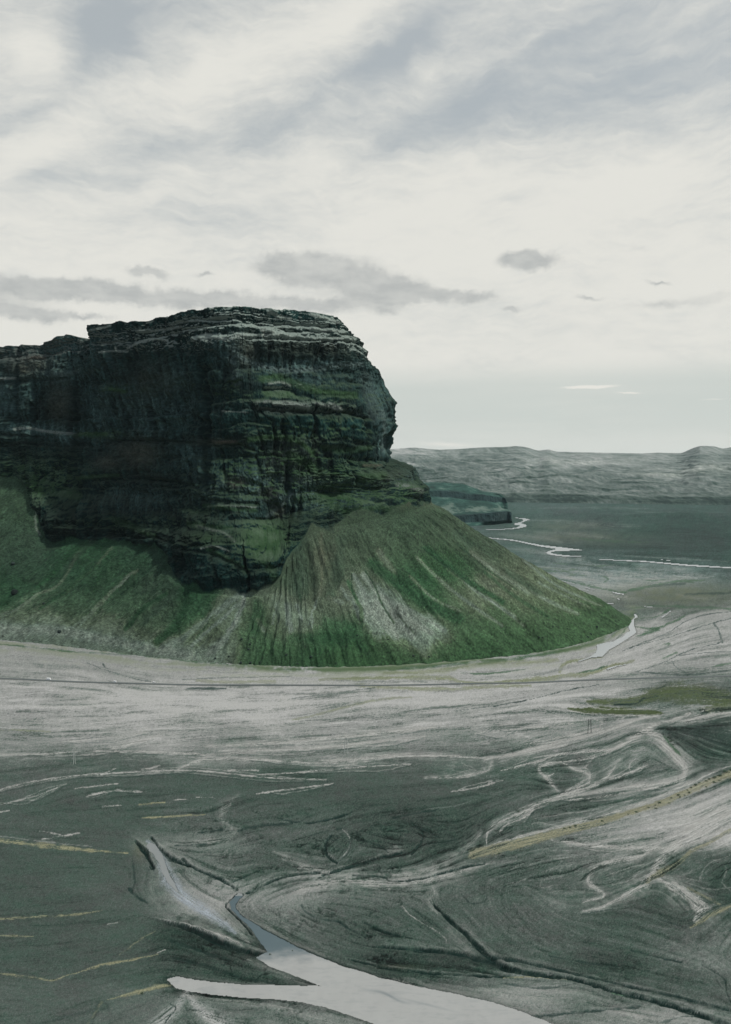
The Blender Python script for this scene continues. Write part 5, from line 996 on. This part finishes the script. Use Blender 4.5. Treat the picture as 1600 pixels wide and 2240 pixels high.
# boulders that have rolled down the scree
M_boulder = terrain_mat('dark boulder', .95, .3, .8, .3, bump=.3, bscale=.6)
MPX, MPY = project(MP)
def on_mountain(px, py):
    d = (MPX-px)**2 + (MPY-py)**2; near = d < max(9.0, d.min()*4); dep = np.where(near, MP[..., 1], 1e9); k = np.unravel_index(np.argmin(dep), dep.shape); return MP[k]
def boulder(px, py, sx, sy, sz, seed, label, tone=1.0):
    bm = bmesh.new(); bmesh.ops.create_icosphere(bm, subdivisions=4, radius=1.0); co = np.array([v.co[:] for v in bm.verts]).astype(F32)
    r = 1 + .30*fbm(co[:, 0]*.9, co[:, 1]*.9, co[:, 2]*.9+seed, o=2, seed=seed) + .10*fbm(co[:, 0]*3, co[:, 1]*3, co[:, 2]*3, o=3, seed=seed+4)
    q = np.round(co*2.2)/2.2; co = co*.72 + q*.28
    for v, c, k in zip(bm.verts, co, r): v.co = Vector((float(c[0]*k*sx), float(c[1]*k*sy), float((c[2]*k+.35)*sz)))
    o = link('boulder', bm, M_boulder); a = o.data.color_attributes.new('albedo', 'FLOAT_COLOR', 'POINT')
    v_ = np.ones((len(o.data.vertices), 4), F32); v_[:, :3] = np.array((.022, .032, .030))*tone*np.exp(.4*fbm(co[:, 0]*3, co[:, 1]*3, co[:, 2]*3, o=3, seed=9))[:, None]; a.data.foreach_set('color', v_.ravel())
    p = on_mountain(px, py); o.location = (float(p[0]), float(p[1]), float(p[2])); o.rotation_euler = (0, 0, seed); return tag(o, label, 'boulder', 'boulders on the left scree slope')
boulder(30, 1296, 6.5, 5, 6, 1, 'largest dark block of rock on the green slope at far left', .6)
boulder(28, 1232, 5, 4, 3.6, 2, 'mossy grey boulder higher up the far left scree', 1.3)
boulder(131, 1380, 3.6, 3, 3, 3, 'small dark boulder at the foot of the left slope')
boulder(97, 1318, 2.2, 2, 1.8, 4, 'small half-buried stone in the middle of the left slope')

rs = random.Random(11); small = None
for i in range(28):
    x = rs.uniform(470, 1310); y = 1452 - abs(rs.gauss(0, 1))*26 - max(0, x-950)*.16
    if small is None: small = boulder(x, y, 1.7, 1.5, 1.2, 5, 'x', 1.0); o = small
    else:
        o = small.copy(); COL.objects.link(o); p = on_mountain(x, y); o.location = (float(p[0]), float(p[1]), float(p[2]))
    k = rs.uniform(.6, 1.5); o.scale = (k, k, k*rs.uniform(.7, 1.1)); o.rotation_euler = (0, 0, rs.uniform(0, 6))
    tag(o, 'small dark stone lying in the grass on the lowest part of the green slope', 'stone', 'stones scattered over the foot of the green slope'); o.name = 'stone'

# shrubs
M_leaf = plain_mat('shrub leaves', (0.020, 0.050, 0.024), .8, .5, 1.5)
M_twig = plain_mat('shrub twigs', (0.05, 0.04, 0.03), .9, .2)
def shrub_mesh(seed):
    rs = random.Random(seed); bm = bmesh.new()
    lobes = [(rs.uniform(-.75, .75), rs.uniform(-.5, .5), rs.uniform(.25, .5), rs.uniform(.35, .6)) for _ in range(7)]
    for _ in range(420):
        x, y, z, r = rs.choice(lobes); d = Vector((rs.gauss(0, 1), rs.gauss(0, 1), abs(rs.gauss(0, .8)))).normalized()*r*rs.uniform(.6, 1.05)
        p = Vector((x, y, z)) + d; p.z = max(.03, p.z); u = Vector((rs.gauss(0, 1), rs.gauss(0, 1), rs.gauss(0, 1))).normalized(); v = u.orthogonal().normalized(); s = rs.uniform(.05, .11)
        bm.faces.new([bm.verts.new(p+u*s), bm.verts.new(p+v*s*.6), bm.verts.new(p-u*s), bm.verts.new(p-v*s*.6)])
    return bm
def make_shrub(seed):
    root = empty('shrub', (0, 0, 0)); link('foliage', shrub_mesh(seed), M_leaf, root)
    bm = bmesh.new(); rs = random.Random(seed+9)
    for _ in range(9): tube(bm, (0, 0, -.1), (rs.uniform(-.7, .7), rs.uniform(-.5, .5), rs.uniform(.4, .8)), .03, .01, 5)
    link('stems', bm, M_twig, root); return root
protos = [make_shrub(k) for k in range(4)]; used = set()
SH = [  # px, py, width in px, where
 (1600,1686,10,'a'),(1590,1690,14,'a'),(1575,1698,9,'a'),(1563,1702,11,'a'),(1552,1705,8,'a'),(1546,1709,7,'a'),(1530,1713,6,'a'),(1522,1718,9,'a'),(1512,1724,7,'a'),(1505,1729,6,'a'),(1498,1740,5,'a'),(1484,1740,8,'a'),(1469,1746,6,'a'),(1565,1713,10,'b'),(1574,1708,6,'b'),(1545,1722,6,'b'),
 (1508,1735,8,'b'),(1503,1745,4,'b'),(1488,1744,6,'b'),(1443,1757,9,'a'),(1434,1762,5,'a'),(1420,1767,6,'a'),(1435,1769,7,'b'),(1392,1777,9,'a'),(1374,1782,6,'a'),(1319,1797,8,'a'),(1296,1794,6,'a'),(1259,1807,9,'a'),(1247,1811,8,'a'),(1236,1813,7,'a'),(1092,1868,7,'b'),(1464,1757,5,'b'),(1400,1784,4,'b'),(1357,1796,4,'b'),
 (1176,1757,5,'c'),(1145,1770,6,'c'),(1148,1776,4,'c'),(1135,1776,6,'c'),(1110,1794,4,'c'),(1083,1817,3,'c'),(1068,1838,4,'c'),(1068,1846,4,'c'),(1200,1746,4,'c'),(1224,1738,4,'c'),(1262,1717,4,'c'),
 (1446,1895,8,'d'),(1438,1904,6,'d'),(1452,1893,6,'d'),(1417,1922,6,'d'),(1427,1916,4,'d'),(1482,1887,4,'d'),(1523,1950,6,'e'),(1556,1977,4,'e'),
 (312,2174,9,'f'),(324,1756,5,'g'),(346,1754,5,'g'),(360,1753,4,'g'),(355,1788,4,'h'),(104,2005,5,'i'),(152,2002,5,'i'),(12,2010,4,'i'),(50,2006,4,'i'),(28,2047,4,'i'),(187,1692,4,'j'),(150,1856,4,'k'),(128,1867,4,'k'),(5,1759,4,'l'),(118,2143,5,'m'),(98,2139,3,'m'),(742,1646,3,'n'),(770,1645,3,'n'),
 (1462,1614,7,'o'),(1468,1622,8,'o'),(1474,1630,6,'o'),(1198,1545,3,'p'),(1181,1548,3,'p'),(640,2080,4,'q'),(592,2088,6,'q')]
WH = {'a': ('dark green shrub on the upper edge of the long tan grass strip', 'shrubs along the upper edge of the tan strip'), 'b': ('dark green shrub on the lower edge of the long tan grass strip', 'shrubs along the lower edge of the tan strip'),
 'c': ('tiny shrub in the pale curved channel above the tan strip', 'shrubs in the pale curved channel'), 'd': ('green shrub where the wide pale wash narrows at right', 'shrubs at the neck of the pale wash'), 'e': ('small shrub beside the forked tan bank at lower right', 'shrubs by the forked tan bank'),
 'f': ('lone rounded bush on the tan bank above the left arm of the river', None), 'g': ('small shrub in the short pale streak on the dark left plain', 'shrubs in the short pale streak'), 'h': ('single tiny shrub on the longer pale streak below', None),
 'i': ('tiny shrub on the thin pale lines at lower left', 'shrubs on the thin lines at lower left'), 'j': ('lone tiny shrub on the long curved pale line at left', None), 'k': ('tiny shrub on the tan stripe at left', 'shrubs on the tan stripe at left'),
 'l': ('tiny shrub at the left edge on a pale line', None), 'm': ('small shrub in the bend of the tan line at bottom left', 'shrubs in the bend of the tan line'), 'n': ('speck of shrub beside the pale middle power mast', 'shrubs beside the middle mast'),
 'o': ('green shrub on the outer bank of the big pale bend', 'shrubs on the bank of the big bend'), 'p': ('speck of shrub on the pale flat left of the olive mound', 'shrubs left of the olive mound'), 'q': ('dark shrub at the river bank in the foreground', 'shrubs at the river bank')}
rs = random.Random(4)
for i, (x, y, wpx, k) in enumerate(SH):
    p = protos[i % 4]
    o = p if i < 4 else copy_tree(p)
    w = gpt(x, y); sc = wpx*math.hypot(*w[:2])/FPX/2.1
    o.location = (w[0], w[1], -.02); o.rotation_euler = (0, 0, rs.uniform(-.5, .5)); o.scale = (sc, sc, sc*rs.uniform(.65, .9))
    tag(o, WH[k][0], 'shrub', WH[k][1])

# ------------------------------------------------------------------ air
def haze(dens):
    bm = bmesh.new(); bmesh.ops.create_cube(bm, size=1.0)
    for v in bm.verts: v.co = Vector((v.co.x*64000, 13500 + v.co.y*36500, (v.co.z+.5)*1300 - 16))
    m = bpy.data.materials.new('air'); m.use_nodes = True; t = NT(m.node_tree)
    pv = t.n('ShaderNodeVolumePrincipled'); pv.inputs['Color'].default_value = (0.66, 0.90, 0.96, 1); pv.inputs['Density'].default_value = dens; pv.inputs['Anisotropy'].default_value = 0.1
    out = t.n('ShaderNodeOutputMaterial'); t.l(pv.outputs[0], out.inputs['Volume'])
    o = link('haze', bm, m); o['kind'] = 'stuff'; return o
haze(6.5e-6)
